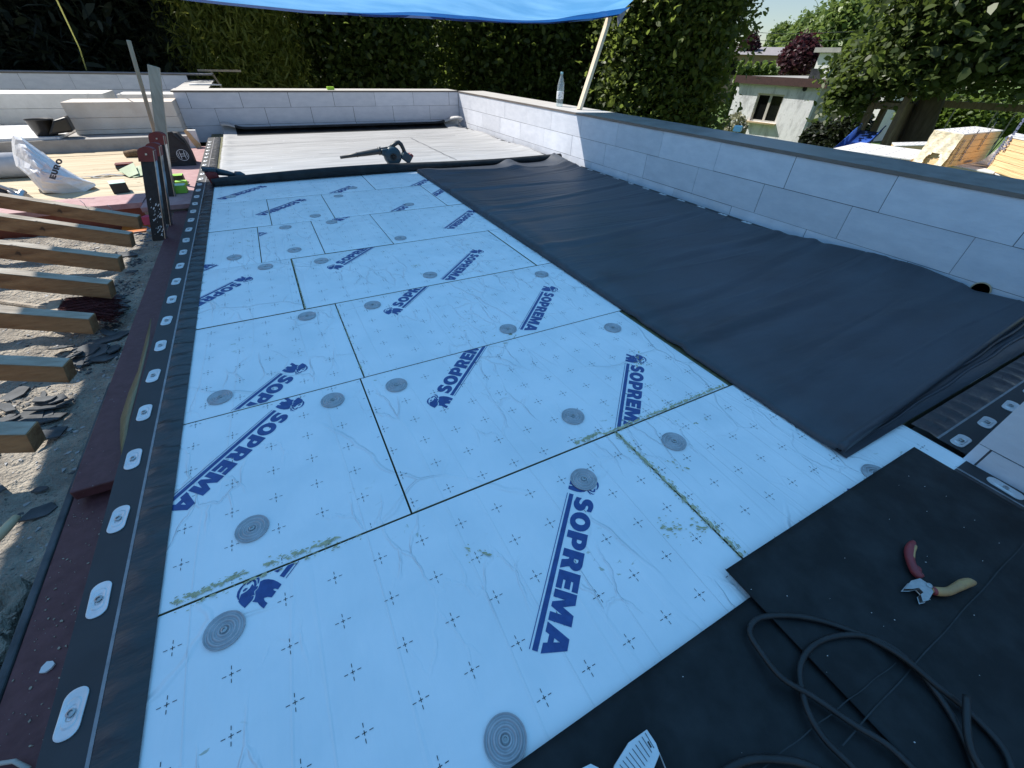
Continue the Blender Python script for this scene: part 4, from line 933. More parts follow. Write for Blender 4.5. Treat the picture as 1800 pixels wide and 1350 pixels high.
q=ay(582,157,7.9); t=MB().obox(Vector((q.x,7.95,.489+.022)),(.10,.06,.040)).build('tape_roll',M['lime'],None,bevel=.004); tag(t,'lime green pack on the far coping','tape')
q=az(333,150,.487); b=MB(); b.tube([q,q+Vector((.12,.0,.012)),q+Vector((.42,-.02,.008))],[.02,.014,.008],8); t=b.build('hand_tool',M['white'],None,smooth=True); tag(t,'white-handled hand tool lying on the sunlit corner coping','hand tool')
b=MB(); q=ay(375,124,11.0); b.bar(q+Vector((-.25,0,0)),q+Vector((.45,0,0)),.05,.03); b.bar(q+Vector((-.05,0,0)),q+Vector((.25,.1,-.9)),.03,.03); t=b.build('lath_bracket',M['greyplank'],None); tag(t,'small weathered lath bracket behind the coping corner','bracket')
q=[ay(u,v,7.02) for u,v in [(336,263),(357,268),(343,229),(327,229)]]; b=MB(); b.hexa([q[0],q[1],q[1]+Vector((0,.05,0)),q[0]+Vector((0,.05,0)),q[3],q[2],q[2]+Vector((0,.07,0)),q[3]+Vector((0,.07,0))]); offc=b.build('block_offcut',M['aac2'],None,bevel=.003); tag(offc,'pale block offcut with ochre foam on it behind the black tool bag','block offcut')
q=ay(341,247,7.0); pts=[(-.07,.10),(-.04,.12),(-.01,.07),(.01,.02),(.05,-.04),(.05,-.12),(.01,-.12),(-.03,-.02)]
b=MB(); b.add([(q.x+a,7.022,q.z+c) for a,c in pts]+[(q.x+a,7.012,q.z+c) for a,c in pts],[tuple(range(8))[::-1],tuple(range(8,16))]+[(i,(i+1)%8,8+(i+1)%8,8+i) for i in range(8)]); b.build('foam_patch',mat('foam_ochre',(.5,.34,.16),(.6,.44,.24),20,.8),offc)
def pipehole(c,n,R_,par,dark):
    n=Vector(n); Rm=n.to_track_quat('Z','Y').to_matrix(); b=MB(); b.lathe([(R_,0),(R_,.004),(R_*.86,.004),(R_*.86,-.0)],c,24,R=Rm); b.build('pipe_rim',M['sill'],par)
    b=MB(); b.lathe([(R_*.86,.001),(0,.001)],c,24,R=Rm); b.build('pipe_opening',dark,par)
pipehole(ax(1723,510,3.111),(-1,0,0),.042,right_wall,mat('view_through_pipe',(.02,.035,.012),(.05,.08,.03),20,.6))
pipehole(ay(411,230,7.795),(0,-1,0),.05,far_wall,M['blackink'])
# ---------------------------------------------------------------- tarp with post
tarp=thing('blue_tarp','translucent blue tarp stretched over the near part of the roof','tarp',(1,1,1.2))
EP=[(330,0),(400,8),(540,22),(700,29),(850,37),(960,40),(1040,35),(1085,26)]
def onplane(u,v):
    r=ray(u,v); # y = 4.9-.185(x-2.6)
    k=(4.9+.185*2.6)/(r.y+.185*r.x); return EYE+r*k
E3=[onplane(*p) for p in EP]; E3=[Vector((-1.72,4.9+.185*4.32,E3[0].z+.16)),Vector((-.9,5.55,E3[0].z+.06))]+E3
def edge(u):
    x=E3[0].x+(E3[-1].x-E3[0].x)*u
    for a,c in zip(E3,E3[1:]):
        if a.x<=x<=c.x+1e-6:
            k=(x-a.x)/(c.x-a.x); return a.lerp(c,k)
    return E3[-1]
b=MB()
def tf(u,v):
    e=edge(u); s=v*8.2
    rise=.30*s if s<2 else .6+.06*(s-2)
    if u>.93: rise+= .25*min(s,1.0)*(u-.93)/.07
    x=e.x-(.28*min(s,1.5)/1.5 if u<.5 else -.10*min(s,1.5)/1.5)*abs(u-.5)*2
    z=e.z+rise+.035*math.sin(u*11+s*1.2)*min(1,s)+.02*math.sin(u*23-s*2)*min(1,s*1.5)
    # sagging pocket near the post
    z-=.05*math.exp(-((u-.80)/.10)**2)*math.exp(-((s-.25)/.2)**2)
    return (x,e.y-s,z)
b.grid(tf,90,90); b.build('sheet',M['tarp'],tarp,smooth=True)
b=MB()
def ob_(u,v): e=edge(.50+.50*u); wd_=.05+.22*u*(1-.35*u)+.02*math.sin(u*9); s_=wd_*v; return (e.x,e.y-s_,e.z+.30*s_-.006-.004*math.sin(u*20))
b.grid(ob_,50,6); b.build('overlap_band',M['tarp'],tarp,smooth=True)
b=MB()
def hf(u,v): e=edge(.05+.95*u); return (e.x,e.y+.004-.05*v,e.z-.003+.016*v-.002)
b.grid(hf,80,3); b.build('hem',mat('tarp_hem',(.02,.10,.36),(.03,.14,.45),20,.5),tarp,smooth=True)
for u in (.52,.66,.80,.90):
    e=Vector(edge(u)); MB().lathe([(.012,0),(.012,.002),(.006,.002),(.006,0)],e+Vector((0,-.022,-.004)),14,R=Matrix.Rotation(.3,3,'X')@Matrix.Rotation(math.pi,3,'X')).build('eyelet',M['steel'],tarp)
b=MB(); e=E3[-1]; b.add([e+Vector((.0,0,.0)),e+Vector((.012,-.02,-.10)),e+Vector((.06,-.05,.0)),e+Vector((.10,-.1,.30)),e+Vector((.0,-.1,.3))],[(0,1,2,3,4)]); b.build('corner_flap',mat('tarp_grey',(.25,.25,.3),(.3,.3,.36),20,.6),tarp,solid=.002)
pb=az(1018,193,.487); pt=ay(1071,30,4.72)
b=MB(); b.bar(pb+Vector((0,0,.0)),pt,.038,.058,up=(0,1,0)); o=b.build('prop_post',M['pine'],None,bevel=.002,loc=tuple(pb)); tag(o,'fresh pine post leaning on the right coping and propping the tarp corner','post')
b=MB(); q0=ay(152,123,10.6); q1=ay(140,85,9.6); q2=ay(98,-4,7.4); b.tube([q0,q1,q2,E3[0]+Vector((-.0,.3,.1))],.008,6); o=b.build('guy_rope',M['rope'],None,smooth=True); tag(o,'thin yellow-green rope running up from the left parapet','rope')
# ---------------------------------------------------------------- foreground tools
def catmull(P,n=8):
    P=[Vector(p) for p in P]; out=[]; P=[P[0]*2-P[1]]+P+[P[-1]*2-P[-2]]
    for i in range(1,len(P)-2):
        for k in range(n):
            t_=k/n; a,b_,c,d=P[i-1],P[i],P[i+1],P[i+2]
            out.append(.5*((2*b_)+(-a+c)*t_+(2*a-5*b_+4*c-d)*t_*t_+(-a+3*b_-3*c+d)*t_**3))
    out.append(P[-2]); return out
zc=.026
def cpath(px,zz): return catmull([az(u,v,z_) for (u,v),z_ in zip(px,zz)])
c1=[(1720,1420),(1630,1372),(1560,1310),(1500,1273),(1430,1225),(1375,1192),(1340,1150),(1318,1112),(1332,1088),(1370,1082),(1420,1086),(1480,1103),(1540,1128),(1590,1158),(1640,1200),(1690,1240),(1730,1278),(1765,1320),(1785,1375)]
b=MB(); b.tube(cpath(c1,[.026]*5+[.034]+[.026]*7+[.036,.036,.03,.026,.026,.026]),.0056,10)
c2=[(1800,1440),(1745,1380),(1712,1330),(1700,1285),(1699,1224)]
c3=[(1560,1420),(1500,1350),(1450,1300),(1420,1250),(1406,1195),(1410,1160),(1432,1133),(1470,1118),(1520,1118),(1570,1140),(1620,1185),(1665,1245),(1695,1300),(1712,1345),(1725,1420)]
b.tube(cpath(c3,[.026]*3+[.026,.022,.026,.026,.026,.026,.028,.028,.026,.026,.026,.026]),.0056,10)
b.tube(cpath(c2,[.026,.03,.04,.046,.05]),.0056,10)
cbl=[(1250,1420),(1265,1365),(1310,1338),(1360,1334),(1420,1345),(1480,1380),(1520,1430)]
b.tube(cpath(cbl,[.026]*7),.0062,10)
o=b.build('rubber_cable',M['rubbercable'],None,smooth=True); tag(o,'black rubber cable looped on the dark sheets at the lower right','cable')
# pliers
zp=.030; J=az(1632,1030,zp)
t=thing('pliers','open side cutting pliers with worn red and yellow grips on the dark sheet','pliers',(J.x,J.y,.02))
def ppath(px,z=zp): return catmull([az(u,v,z) for u,v in px],4)
def grip(px,w0,nm,mt,z0=zp):
    g_=ppath(px,z0); n=len(g_); k=[w0*(1.0+.25*math.sin(i/n*3.1)+.12*math.sin(i/n*11)) for i in range(n)]; k[-1]*=.55; k[-2]*=.85; k[0]*=.8
    return MB().tube(g_,k,12).build(nm,mt,t,smooth=True)
grip([(1621,1016),(1610,1006),(1603,993),(1599,978),(1600,964),(1606,952)],.0076,'grip',M['gripred'])
MB().lathe([(.010,0),(.011,.006),(.008,.012)],az(1607,1003,.026),12).build('thumb_guard',M['gripred'],t,smooth=True)
MB().tube(ppath([(1604,982),(1605,970),(1609,959)],zp+.0045),[.003]+[.0048]*7+[.003],8).build('grip_inlay',M['yellow'],t,smooth=True)
grip([(1637,1038),(1652,1040),(1668,1039),(1684,1031),(1700,1024),(1714,1024)],.0076,'grip',M['yellow'])
MB().tube(ppath([(1638,1038),(1648,1040),(1658,1041)]),[.0085,.0088,.0088,.0085,.008,.0078,.0075,.007,.006],12).build('grip_collar',M['gripred'],t,smooth=True)
MB().tube(ppath([(1680,1034),(1692,1029),(1702,1026)],zp-.0025),[.0045]+[.0062]*7+[.004],8).build('grip_inlay',M['gripred'],t,smooth=True)
hd1=[(1590,1036),(1600,1024),(1615,1020),(1630,1030),(1636,1042),(1628,1056),(1620,1058),(1617,1048),(1622,1044),(1612,1034),(1600,1036)]
P=[az(u,v,zp) for u,v in hd1]; b=MB(); n=len(P); b.add([(p.x,p.y,zp-.007) for p in P]+[(p.x,p.y,zp+.006) for p in P],[tuple(range(n)),tuple(range(2*n-1,n-1,-1))]+[(i,(i+1)%n,n+(i+1)%n,n+i) for i in range(n)]); b.build('steel_jaws',M['steel'],t,bevel=.0015)
MB().lathe([(.006,0),(.006,.0095),(.004,.011),(0,.011)],Vector((J.x-.004,J.y,zp-.002)),14).build('pivot',M['steel'],t)
# ribbed steel comb tool at the bottom
t=thing('ribbed_blade_tool','silver ribbed blade tool with a slot at the bottom edge of the photo','hand tool',tuple(az(1110,1350,.02)))
PP=[(1137,1282),(1153,1306),(1160,1325),(1130,1400),(1060,1420),(1080,1345),(1105,1305)]
P=[az(u,v,.035) for u,v in PP]; n=len(P)
b=MB(); b.add([(p.x,p.y,.026) for p in P]+[(p.x,p.y,.036) for p in P],[tuple(range(n))[::-1],tuple(range(n,2*n))]+[(i,(i+1)%n,n+(i+1)%n,n+i) for i in range(n)]); b.f=[tuple(reversed(f)) for f in b.f]; b.build('blade_pack',M['washer'],t,bevel=.001)
for k in range(11):
    s=k/10; a=az(1134-62*s*.9,1288+70*s,.0368); c=az(1150-40*s,1315+78*s,.0368); MB().bar(a,c,.0007,.0008).build('rib',M['slate'],t)
a=az(1139,1303,.0372); c=az(1145,1314,.0372); MB().bar(a,c,.0022,.001).build('slot',M['blackink'],t)
b=MB(); b.tube([az(1158,1322,.03),az(1172,1356,.03),az(1180,1400,.03)],.0012,6); b.build('wire_clip',M['steel'],t)
b=MB(); P=[az(u,v,.03) for u,v in [(1020,1352),(1038,1343),(1052,1350),(1060,1400),(1010,1400)]]; b.prism([(p.x,p.y) for p in P],.022,.032); b.f=[tuple(reversed(f)) for f in b.f]; b.build('second_blade',M['washer'],t)
litter('sheet_crumbs','tiny pale crumbs scattered over the dark rubber sheets',(.3,1.5,-.4,.15),55,mat('crumb_white',(.6,.6,.58),rough=.8),.0006,.0016,z=.0235,seed=12)
# ---------------------------------------------------------------- ground and background
GZ=-2.2
b=MB(); 
def gf(u,v):
    a=(u-.5)*2; c=(v-.5)*2; x=20+a*abs(a)*380; y=20+c*abs(c)*380
    return (x,y,GZ+.04*nz(x,y,.5,1) if abs(x)<60 and abs(y)<60 else GZ)
b.grid(gf,120,120); structure(b.build('lawn',M['grass'],None,smooth=True))
def leaf_obj(name,mtl,pts,size,parent,asp=.62,up=.4,seed=0,jit=.48,droop=0,long=1.0):
    rg=np.random.default_rng(seed+100); n=len(pts); pts=np.asarray(pts,float)
    nrm=rg.normal(size=(n,3)); nrm[:,2]=np.abs(nrm[:,2])+up; nrm/=np.linalg.norm(nrm,axis=1)[:,None]
    t=rg.normal(size=(n,3)); t[:,2]-=droop; t-=nrm*(t*nrm).sum(1)[:,None]; t/=np.linalg.norm(t,axis=1)[:,None]
    s=np.cross(nrm,t); sz=size*(1+jit*rg.normal(size=(n,1))).clip(.4,1.9)
    L_=t*sz*.5*long; S=s*sz*.5*asp; bend=nrm*sz*.12
    V=np.stack([pts-L_,pts+S*.9-L_*.45+bend,pts+S*.8+L_*.4+bend*.6,pts+L_*1.05-bend*.5,pts-S*.8+L_*.4+bend*.6,pts-S*.9-L_*.45+bend],1).reshape(-1,3)
    org=np.array(ORG[parent.name]) if parent is not None else V.mean(0)
    V=V-org
    me=bpy.data.meshes.new(name); me.vertices.add(len(V)); me.vertices.foreach_set('co',V.astype(np.float32).ravel())
    me.loops.add(6*n); me.loops.foreach_set('vertex_index',np.arange(6*n,dtype=np.int32)); me.polygons.add(n)
    me.polygons.foreach_set('loop_start',np.arange(0,6*n,6,dtype=np.int32)); me.polygons.foreach_set('loop_total',np.full(n,6,dtype=np.int32))
    me.materials.append(mtl); me.update(calc_edges=True); me.validate()
    o=bpy.data.objects.new(name,me); COL.objects.link(o); ORG[o.name]=Vector(org)
    if parent is not None: o.parent=parent
    else: o.location=Vector(org)
    return o
def crown_pts(c,r,ncl,per,cr,seed,flat=.55,shell=.72,zcut=None,view=True):
    rg=np.random.default_rng(seed); c=np.array(c); r=np.array(r)
    d=rg.normal(size=(ncl*3,3)); d/=np.linalg.norm(d,axis=1)[:,None]
    # keep mostly the half that can be seen from around the roof
    if view:
        tc=-c[:2]/np.linalg.norm(c[:2]); k=(d[:,:2]@tc)>-.35; d=d[k]
    d=d[:ncl]; rad=shell+(1-shell)*rg.random((len(d),1)); lump=1+.10*np.sin(d[:,:1]*7+seed)+.10*np.sin(d[:,2:3]*9+seed*2)+.06*rg.normal(size=(len(d),1))
    cen=c+d*r*rad*lump
    if zcut is not None: cen=cen[cen[:,2]>zcut]
    p=rg.normal(size=(len(cen),per,3)); p*=np.array([cr,cr,cr*flat]); p[:,:,2]-=.25*(p[:,:,0]**2+p[:,:,1]**2)/cr
    return (cen[:,None,:]+p).reshape(-1,3),cen
def tree(label,u,v,D,w_,rz,lm,size,ncl,per,cr,seed,group=None,trunk=.18,kind='tree',flat=.55,droop=0,long=1,asp=.62,shell=.7,up=.4,depth=1.0,core=True,zcut=None,name='leafy_tree',hp=None,foot=None,limb=None):
    c=ad(u,v,D); a=ad(u-w_/2,v,D); b_=ad(u+w_/2,v,D); rx=(a-b_).length/2*.86
    if hp: rz=(ad(u,v-hp,D).z-ad(u,v+hp,D).z)/2*.85
    f_=ad(*foot) if foot else c; base=Vector((f_.x,f_.y,GZ)); t=thing(name,label,kind,tuple(base),group)
    dirv=Vector((c.x,c.y,0)).normalized()
    # trunk and limbs
    mb=MB(); top=Vector((c.x,c.y,c.z+rz*.5)); mb.tube([base-Vector((0,0,.1)),base.lerp(top,.3)+Vector((.08,.05,0)),base.lerp(top,.65)+Vector((-.08,.1,0)),top],[trunk*1.25,trunk,trunk*.6,trunk*.2],10)
    r=random.Random(seed)
    if limb:
        for (lu,lv,lD,lw,lh,ln) in limb:
            lc=ad(lu,lv,lD); mb.tube([base.lerp(top,.45),base.lerp(top,.45).lerp(lc,.6)+Vector((0,0,.4)),lc],[trunk*.4,trunk*.2,.02],6)
            lr=(ad(lu-lw,lv,lD)-ad(lu+lw,lv,lD)).length/2; lz=(ad(lu,lv-lh,lD).z-ad(lu,lv+lh,lD).z)/2
            LP_,_=crown_pts(lc,(lr,lr*.8,lz),ln,60,.22,seed+77,.6,.2); leaf_obj('limb_foliage',lm,LP_,size,t,asp=asp,seed=seed+78,up=up)
    for k in range(9):
        q=base.lerp(top,r.uniform(.35,.95)); a_=r.uniform(0,6.28); e=q+Vector((math.cos(a_)*rx*.75,math.sin(a_)*rx*.75,r.uniform(.2,1)*rz*.4)); m_=q.lerp(e,.5)+Vector((0,0,.15)); mb.tube([q,m_,e],[trunk*.35,trunk*.22,.02],6)
    mb.build('trunk',M['bark'],t,smooth=True)
    P,cen=crown_pts(c,(rx,rx*depth,rz),ncl,per,cr,seed,flat,shell,zcut)
    if zcut is not None: P=P[P[:,2]>zcut-.25+.25*np.sin(P[:,0]*3)*np.sin(P[:,1]*2.3)]
    cr_=leaf_obj('crown',lm,P,size,t,asp=asp,seed=seed,droop=droop,long=long,up=up)
    if core:
        P2,_=crown_pts(c,(rx*.72,rx*depth*.72,rz*.8),max(40,ncl//2),60,cr*1.2,seed+50,.9,.7,zcut)
        if zcut is not None: P2=P2[P2[:,2]>zcut]
        leaf_obj('inner_foliage',lm,P2,min(size*1.3,.24),t,asp=max(asp,.35),seed=seed+9,up=.1)
    return t
LB=leafmat('beech_leaf',(.022,.036,.010),(.11,.14,.04),(.24,.32,.06),tw=.45)
LH=leafmat('hornbeam_leaf',(.024,.040,.012),(.13,.17,.05),(.26,.34,.07),tw=.45)
LP=leafmat('pine_needle',(.010,.017,.011),(.035,.045,.028),(.04,.055,.02),tw=.25)
LG=leafmat('golden_conifer',(.08,.11,.02),(.24,.26,.06),(.42,.44,.08),tw=.45)
LM=leafmat('maple_leaf',(.025,.042,.015),(.10,.13,.05),(.20,.28,.06),rough=.36,tw=.35)
LD=leafmat('far_leaf',(.09,.15,.05),(.19,.26,.08),(.24,.33,.08))
LU=leafmat('purple_leaf',(.05,.022,.03),(.10,.045,.055),(.08,.02,.03))
LS=leafmat('shrub_leaf',(.06,.11,.02),(.14,.2,.05),(.2,.3,.05))
tree('very dark pine tree behind the far left parapet',60,0,14,330,3.4,LP,.15,560,80,.50,21,name='pine_tree',asp=.10,long=1.5,flat=.4,kind='tree')
tree('dark pine tree standing left of the golden conifer',250,10,15.5,260,3.3,LP,.15,520,80,.48,22,name='pine_tree',asp=.10,long=1.5,flat=.4)
tree('dark pine tree cut by the left edge of the photo',-170,20,14,330,3.4,LP,.20,200,60,.55,23,name='pine_tree',asp=.10,long=1.5,flat=.4)
tree('golden-green conifer with drooping sprays between dark pine and beech',410,40,13.0,190,3.0,LG,.085,640,100,.26,24,name='conifer',asp=.22,long=1.7,droop=1.4,flat=1.1,up=.1)
tree('low silvery-green conifer at the left foot of the golden one',350,110,13.5,110,1.4,leafmat('silver_needle',(.05,.07,.04),(.12,.14,.09),(.1,.13,.05)),.12,120,60,.26,31,name='conifer',asp=.15,long=1.6)
tree('wide beech tree behind the middle of the far parapet',630,40,14.5,290,3.3,LB,.10,620,75,.40,25)
tree('beech tree right of the middle one, its left edge pale in the sun',885,45,15.5,200,3.4,LB,.105,480,75,.42,26)
tree('hornbeam between beech and the big right tree, behind the pine post',1030,60,15.5,130,3.2,LH,.11,300,75,.42,27)
tree('tall dense hornbeam left of the white shed',1185,50,13.5,250,3.5,LH,.10,1100,75,.30,28,depth=.75,trunk=.24)
tree('large broad-leaved maple overhanging the play frame on the right',1735,-40,15.5,330,3.0,LM,.125,800,80,.40,29,trunk=.3,zcut=.85,depth=.7,foot=(1625,235,16.2),limb=[(1500,158,15.8,18,34,50),(1540,120,15.4,36,26,70),(1500,105,16,18,24,30)],shell=.6,name='maple_tree')
tree('broad-leaved tree cut by the right edge of the photo',1990,40,15.5,240,3.2,LM,.13,320,70,.5,32,zcut=.8,trunk=.25,name='maple_tree')
# hedge filling behind
def hedge(label,p,q,h,wd,lm,size,n,seed,z0=GZ,nm='hedge',cat='hedge'):
    rg=np.random.default_rng(seed); p=np.array(p); q=np.array(q); t=rg.random(n)[:,None]; d=(q-p)/np.linalg.norm(q-p); s=np.array([-d[1],d[0]])
    xy=p+(q-p)*t; side=rg.choice([-1,1],n)*wd/2*(1-.25*rg.random(n)); top=rg.random(n)<.3
    side=np.where(top,(rg.random(n)-.5)*wd,side); z=np.where(top,h+.06*h*np.sin(t[:,0]*31)+rg.normal(size=n)*.04*h,rg.random(n)*h)
    P=np.column_stack([xy+s*side[:,None],z0+z])
    c=(p+q)/2; tt=thing(nm,label,cat,(c[0],c[1],z0)); leaf_obj('foliage',lm,P,size,tt,seed=seed)
    L_=np.linalg.norm(q-p); mb=MB(); mb.obox((c[0],c[1],z0+h*.44),(L_*.99,wd*.72,h*.86),math.atan2(d[1],d[0])); mb.build('dark_core',mat('hedge_core',(.006,.010,.004),(.012,.018,.007),3,1),tt)  # near-black solid box fills the inside of the hedge
    return tt
hedge('dark hedge line closing the garden behind the trees',(-14,19),(13.2,19.6),4.4,1.6,LB,.13,60000,41)
cA=ad(1300,110,40); cB=ad(1372,108,40); hedge('clipped bright hedge in front of the distant low house',(cA.x,cA.y),(cB.x,cB.y),3.0,1.6,LS,.22,9000,42)
tree('distant bright green tree behind the purple one',1432,68,70,110,6.0,LD,.5,260,60,.8,51,group=None,depth=.6,hp=42)
tree('distant small dark green tree between wires and roof',1376,60,75,34,2.6,LD,.4,60,50,.4,52,hp=15)
tree('distant round-topped tree above the right parapet, furthest right of the sky gap',1490,40,60,80,6.0,LD,.45,150,60,.8,55,hp=46)
tree('small purple-leaved tree in front of the distant bright green tree',1408,94,42,56,2.1,LU,.22,170,60,.25,53,hp=27,name='purple_tree')
tree('small purple-leaved bush at the left of the distant low house',1320,72,60,16,1.6,LU,.3,50,40,.25,54,hp=10,name='purple_tree')
hedge('row of weeds and low shrubs behind the shed roof',tuple(ad(1370,130,30).xy),tuple(ad(1470,135,30).xy),1.35,1.2,LS,.14,5000,43)
# distant houses
def vplane(u,v,P0,dr):
    r=ray(u,v); n=Vector((-dr[1],dr[0])); k=(n.x*P0[0]+n.y*P0[1])/(n.x*r.x+n.y*r.y); return EYE+r*k
c=ad(1345,95,58); rt=Vector((c.y,-c.x,0)).normalized(); fw=Vector((c.x,c.y,0)).normalized()
t=thing('house','distant low brick house with a plain grey roof','house',(c.x,c.y,GZ))
zt=ad(1345,97,58).z; zr=ad(1345,80,58).z
MB().obox((c+fw*4).to_tuple()[:2]+((GZ+zt)/2,),(9,8,zt-GZ),math.atan2(rt.y,rt.x)).build('wall',M['housewall'],t)
b=MB(); R_=[c-rt*5-fw*.6,c+rt*5-fw*.6,c+rt*5+fw*9,c-rt*5+fw*9]; b.hexa([Vector((p.x,p.y,zt)) for p in R_]+[Vector((p.x,p.y,zz)) for p,zz in zip([c-rt*4.6+fw*3.8,c+rt*4.6+fw*3.8,c+rt*4.6+fw*4.4,c-rt*4.6+fw*4.4],[zr]*4)]); b.build('roof',M['houseroof'],t)
for k in (-2.6,.4,2.8): MB().obox(c+rt*k-fw*.02+Vector((0,0,zt-1.1-c.z)),(1.1,.06,1.1),math.atan2(rt.y,rt.x)).build('window',M['glass'],t)
c=ad(1478,110,34); rt=Vector((c.y,-c.x,0)).normalized(); fw=Vector((c.x,c.y,0)).normalized(); a3=math.atan2(rt.y,rt.x)-.5
t=thing('house','white-rendered house half hidden behind the maple leaves','house',(c.x,c.y,GZ)); zt=ad(1470,92,34).z
MB().obox(((c+rt*2.0+fw*2.5).x,(c+rt*2.0+fw*2.5).y,(GZ+zt)/2),(4.6,5,zt-GZ),a3).build('wall',M['housewhite'],t)
cc2=c+rt*2.0+fw*2.5; b=MB(); b.obox((cc2.x,cc2.y,zt+.12),(5.1,5.5,.22),a3); b.build('roof',M['roofgrey'],t)
Rz=Matrix.Rotation(a3,3,'Z')
for k in (-1.75,.2): 
    q=cc2+Rz@Vector((k,-2.52,0)); f=MB().obox((q.x,q.y,GZ+1.9+.2),(.55,.06,1.5),a3).build('window',M['glass'],t)
for v0,v1,lb in ((52,55,'upper thin power line crossing the sky gap'),(66,69,'lower thin power line crossing the sky gap')):
    a=ad(1250,v0,55); c=ad(1520,v1,55); b=MB(); b.tube([a,a.lerp(c,.5)-Vector((0,0,.25)),c],.018,5); o=b.build('power_line',M['wire'],None); tag(o,lb,'power line','power lines')
# shed
C0=ad(1443,150,20.0); df=Vector((-.13,.9915,0)); ds=Vector((.9915,.13,0)); nf_=Vector((-.9915,-.13,0)); ns_=Vector((.36,-.933,0))*1.0
lf=vplane(1300,137,C0,df); LFl=(Vector((lf.x,lf.y,0))-Vector((C0.x,C0.y,0))).length
zt=C0.z-.02; sd=5.0
t=thing('garden_shed','white stained flat-roofed shed with brown fascia and double window','shed',(C0.x,C0.y,GZ))
def SP(a,s,z,o=0): p=Vector((C0.x,C0.y,0))+df*a+ds*s+nf_*o; return Vector((p.x,p.y,z))
w0=vplane(1333,164,C0,df); w1=vplane(1378,170,C0,df); s0=vplane(1317,212,C0,df); s1=vplane(1362,217,C0,df)
def aof(p): return (Vector((p.x,p.y,0))-Vector((C0.x,C0.y,0))).dot(df)
wa1=(aof(w0)+aof(s0))/2; wa0=(aof(w1)+aof(s1))/2; wz1=(w0.z+w1.z)/2+.03; wz0=(s0.z+s1.z)/2
b=MB()
def wallq(a0,a1,z0,z1,th=.2): b.hexa([SP(a0,0,z0),SP(a1,0,z0),SP(a1,th,z0),SP(a0,th,z0),SP(a0,0,z1),SP(a1,0,z1),SP(a1,th,z1),SP(a0,th,z1)])
wallq(0,wa0,GZ,zt); wallq(wa1,LFl,GZ,zt); wallq(wa0,wa1,GZ,wz0); wallq(wa0,wa1,wz1,zt)
b.build('front_wall',M['shedwall'],t)
b=MB()
def sq(s0_,s1_,z0,z1): b.hexa([SP(0,s0_,z0),SP(.2,s0_,z0),SP(.2,s1_,z0),SP(0,s1_,z0),SP(0,s0_,z1),SP(.2,s0_,z1),SP(.2,s1_,z1),SP(0,s1_,z1)])
sq(.203,1.75,GZ,zt); sq(1.75,3.25,GZ,-.75); sq(1.75,3.25,.18,zt); sq(3.25,sd,GZ,zt); b.build('side_wall',M['shedside'],t)
b=MB(); b.hexa([SP(LFl-.2,.203,GZ),SP(LFl,.203,GZ),SP(LFl,sd,GZ),SP(LFl-.2,sd,GZ),SP(LFl-.2,.203,zt),SP(LFl,.203,zt),SP(LFl,sd,zt),SP(LFl-.2,sd,zt)]); b.hexa([SP(.203,sd-.2,GZ),SP(LFl-.203,sd-.2,GZ),SP(LFl-.203,sd,GZ),SP(.203,sd,GZ),SP(.203,sd-.2,zt),SP(LFl-.203,sd-.2,zt),SP(LFl-.203,sd,zt),SP(.203,sd,zt)]); b.build('rear_walls',M['shedside'],t)
f0=-.22; b=MB(); oh=.10
b.hexa([SP(f0,-oh,zt+.01),SP(LFl+.05,-oh,zt+.01),SP(LFl+.05,sd+.1,zt+.01),SP(f0,sd+.1,zt+.01),SP(f0,-oh,zt+.17),SP(LFl+.05,-oh,zt+.17),SP(LFl+.05,sd+.1,zt+.21),SP(f0,sd+.1,zt+.21)]); rf_=b.build('roof',M['roofgrey'],t)
b=MB(); b.hexa([SP(f0-.03,-oh-.03,zt-.05),SP(LFl+.08,-oh-.03,zt-.05),SP(LFl+.08,-oh-.003,zt-.05),SP(f0-.03,-oh-.003,zt-.05),SP(f0-.03,-oh-.03,zt+.19),SP(LFl+.08,-oh-.03,zt+.19),SP(LFl+.08,-oh-.003,zt+.19),SP(f0-.03,-oh-.003,zt+.19)]); b.build('fascia',M['fascia'],t)
b=MB(); b.hexa([SP(f0-.04,-oh+.003,zt-.03),SP(f0-.008,-oh+.003,zt-.03),SP(f0-.008,sd+.1,zt-.03),SP(f0-.04,sd+.1,zt-.03),SP(f0-.04,-oh+.003,zt+.18),SP(f0-.008,-oh+.003,zt+.18),SP(f0-.008,sd+.1,zt+.21),SP(f0-.04,sd+.1,zt+.21)]); b.build('side_fascia',M['roofgrey'],t)
q=SP(.55,.6,zt+.19); MB().obox(q+Vector((0,0,.12)),(.35,.35,.3),.4).build('chimney_cowl',M['slate'],rf_ if False else t)
wn=MB()
def wb(a0,a1,z0,z1,s=.06,e=.10): wn.hexa([SP(a0,s,z0),SP(a1,s,z0),SP(a1,e,z0),SP(a0,e,z0),SP(a0,s,z1),SP(a1,s,z1),SP(a1,e,z1),SP(a0,e,z1)])
fw_=.055; mid=(wa0+wa1)/2
wb(wa0,wa0+fw_,wz0,wz1); wb(wa1-fw_,wa1,wz0,wz1); wb(wa0+fw_,wa1-fw_,wz0,wz0+fw_); wb(wa0+fw_,wa1-fw_,wz1-fw_,wz1); wb(mid-.045,mid+.045,wz0+fw_,wz1-fw_)
wo=wn.build('window',M['winframe'],t)
for a0,a1 in ((wa0+fw_,mid-.045),(mid+.045,wa1-fw_)):
    MB().hexa([SP(a0,.085,wz0+fw_),SP(a1,.085,wz0+fw_),SP(a1,.09,wz0+fw_),SP(a0,.09,wz0+fw_),SP(a0,.085,wz1-fw_),SP(a1,.085,wz1-fw_),SP(a1,.09,wz1-fw_),SP(a0,.09,wz1-fw_)]).build('pane',M['glass'],wo)
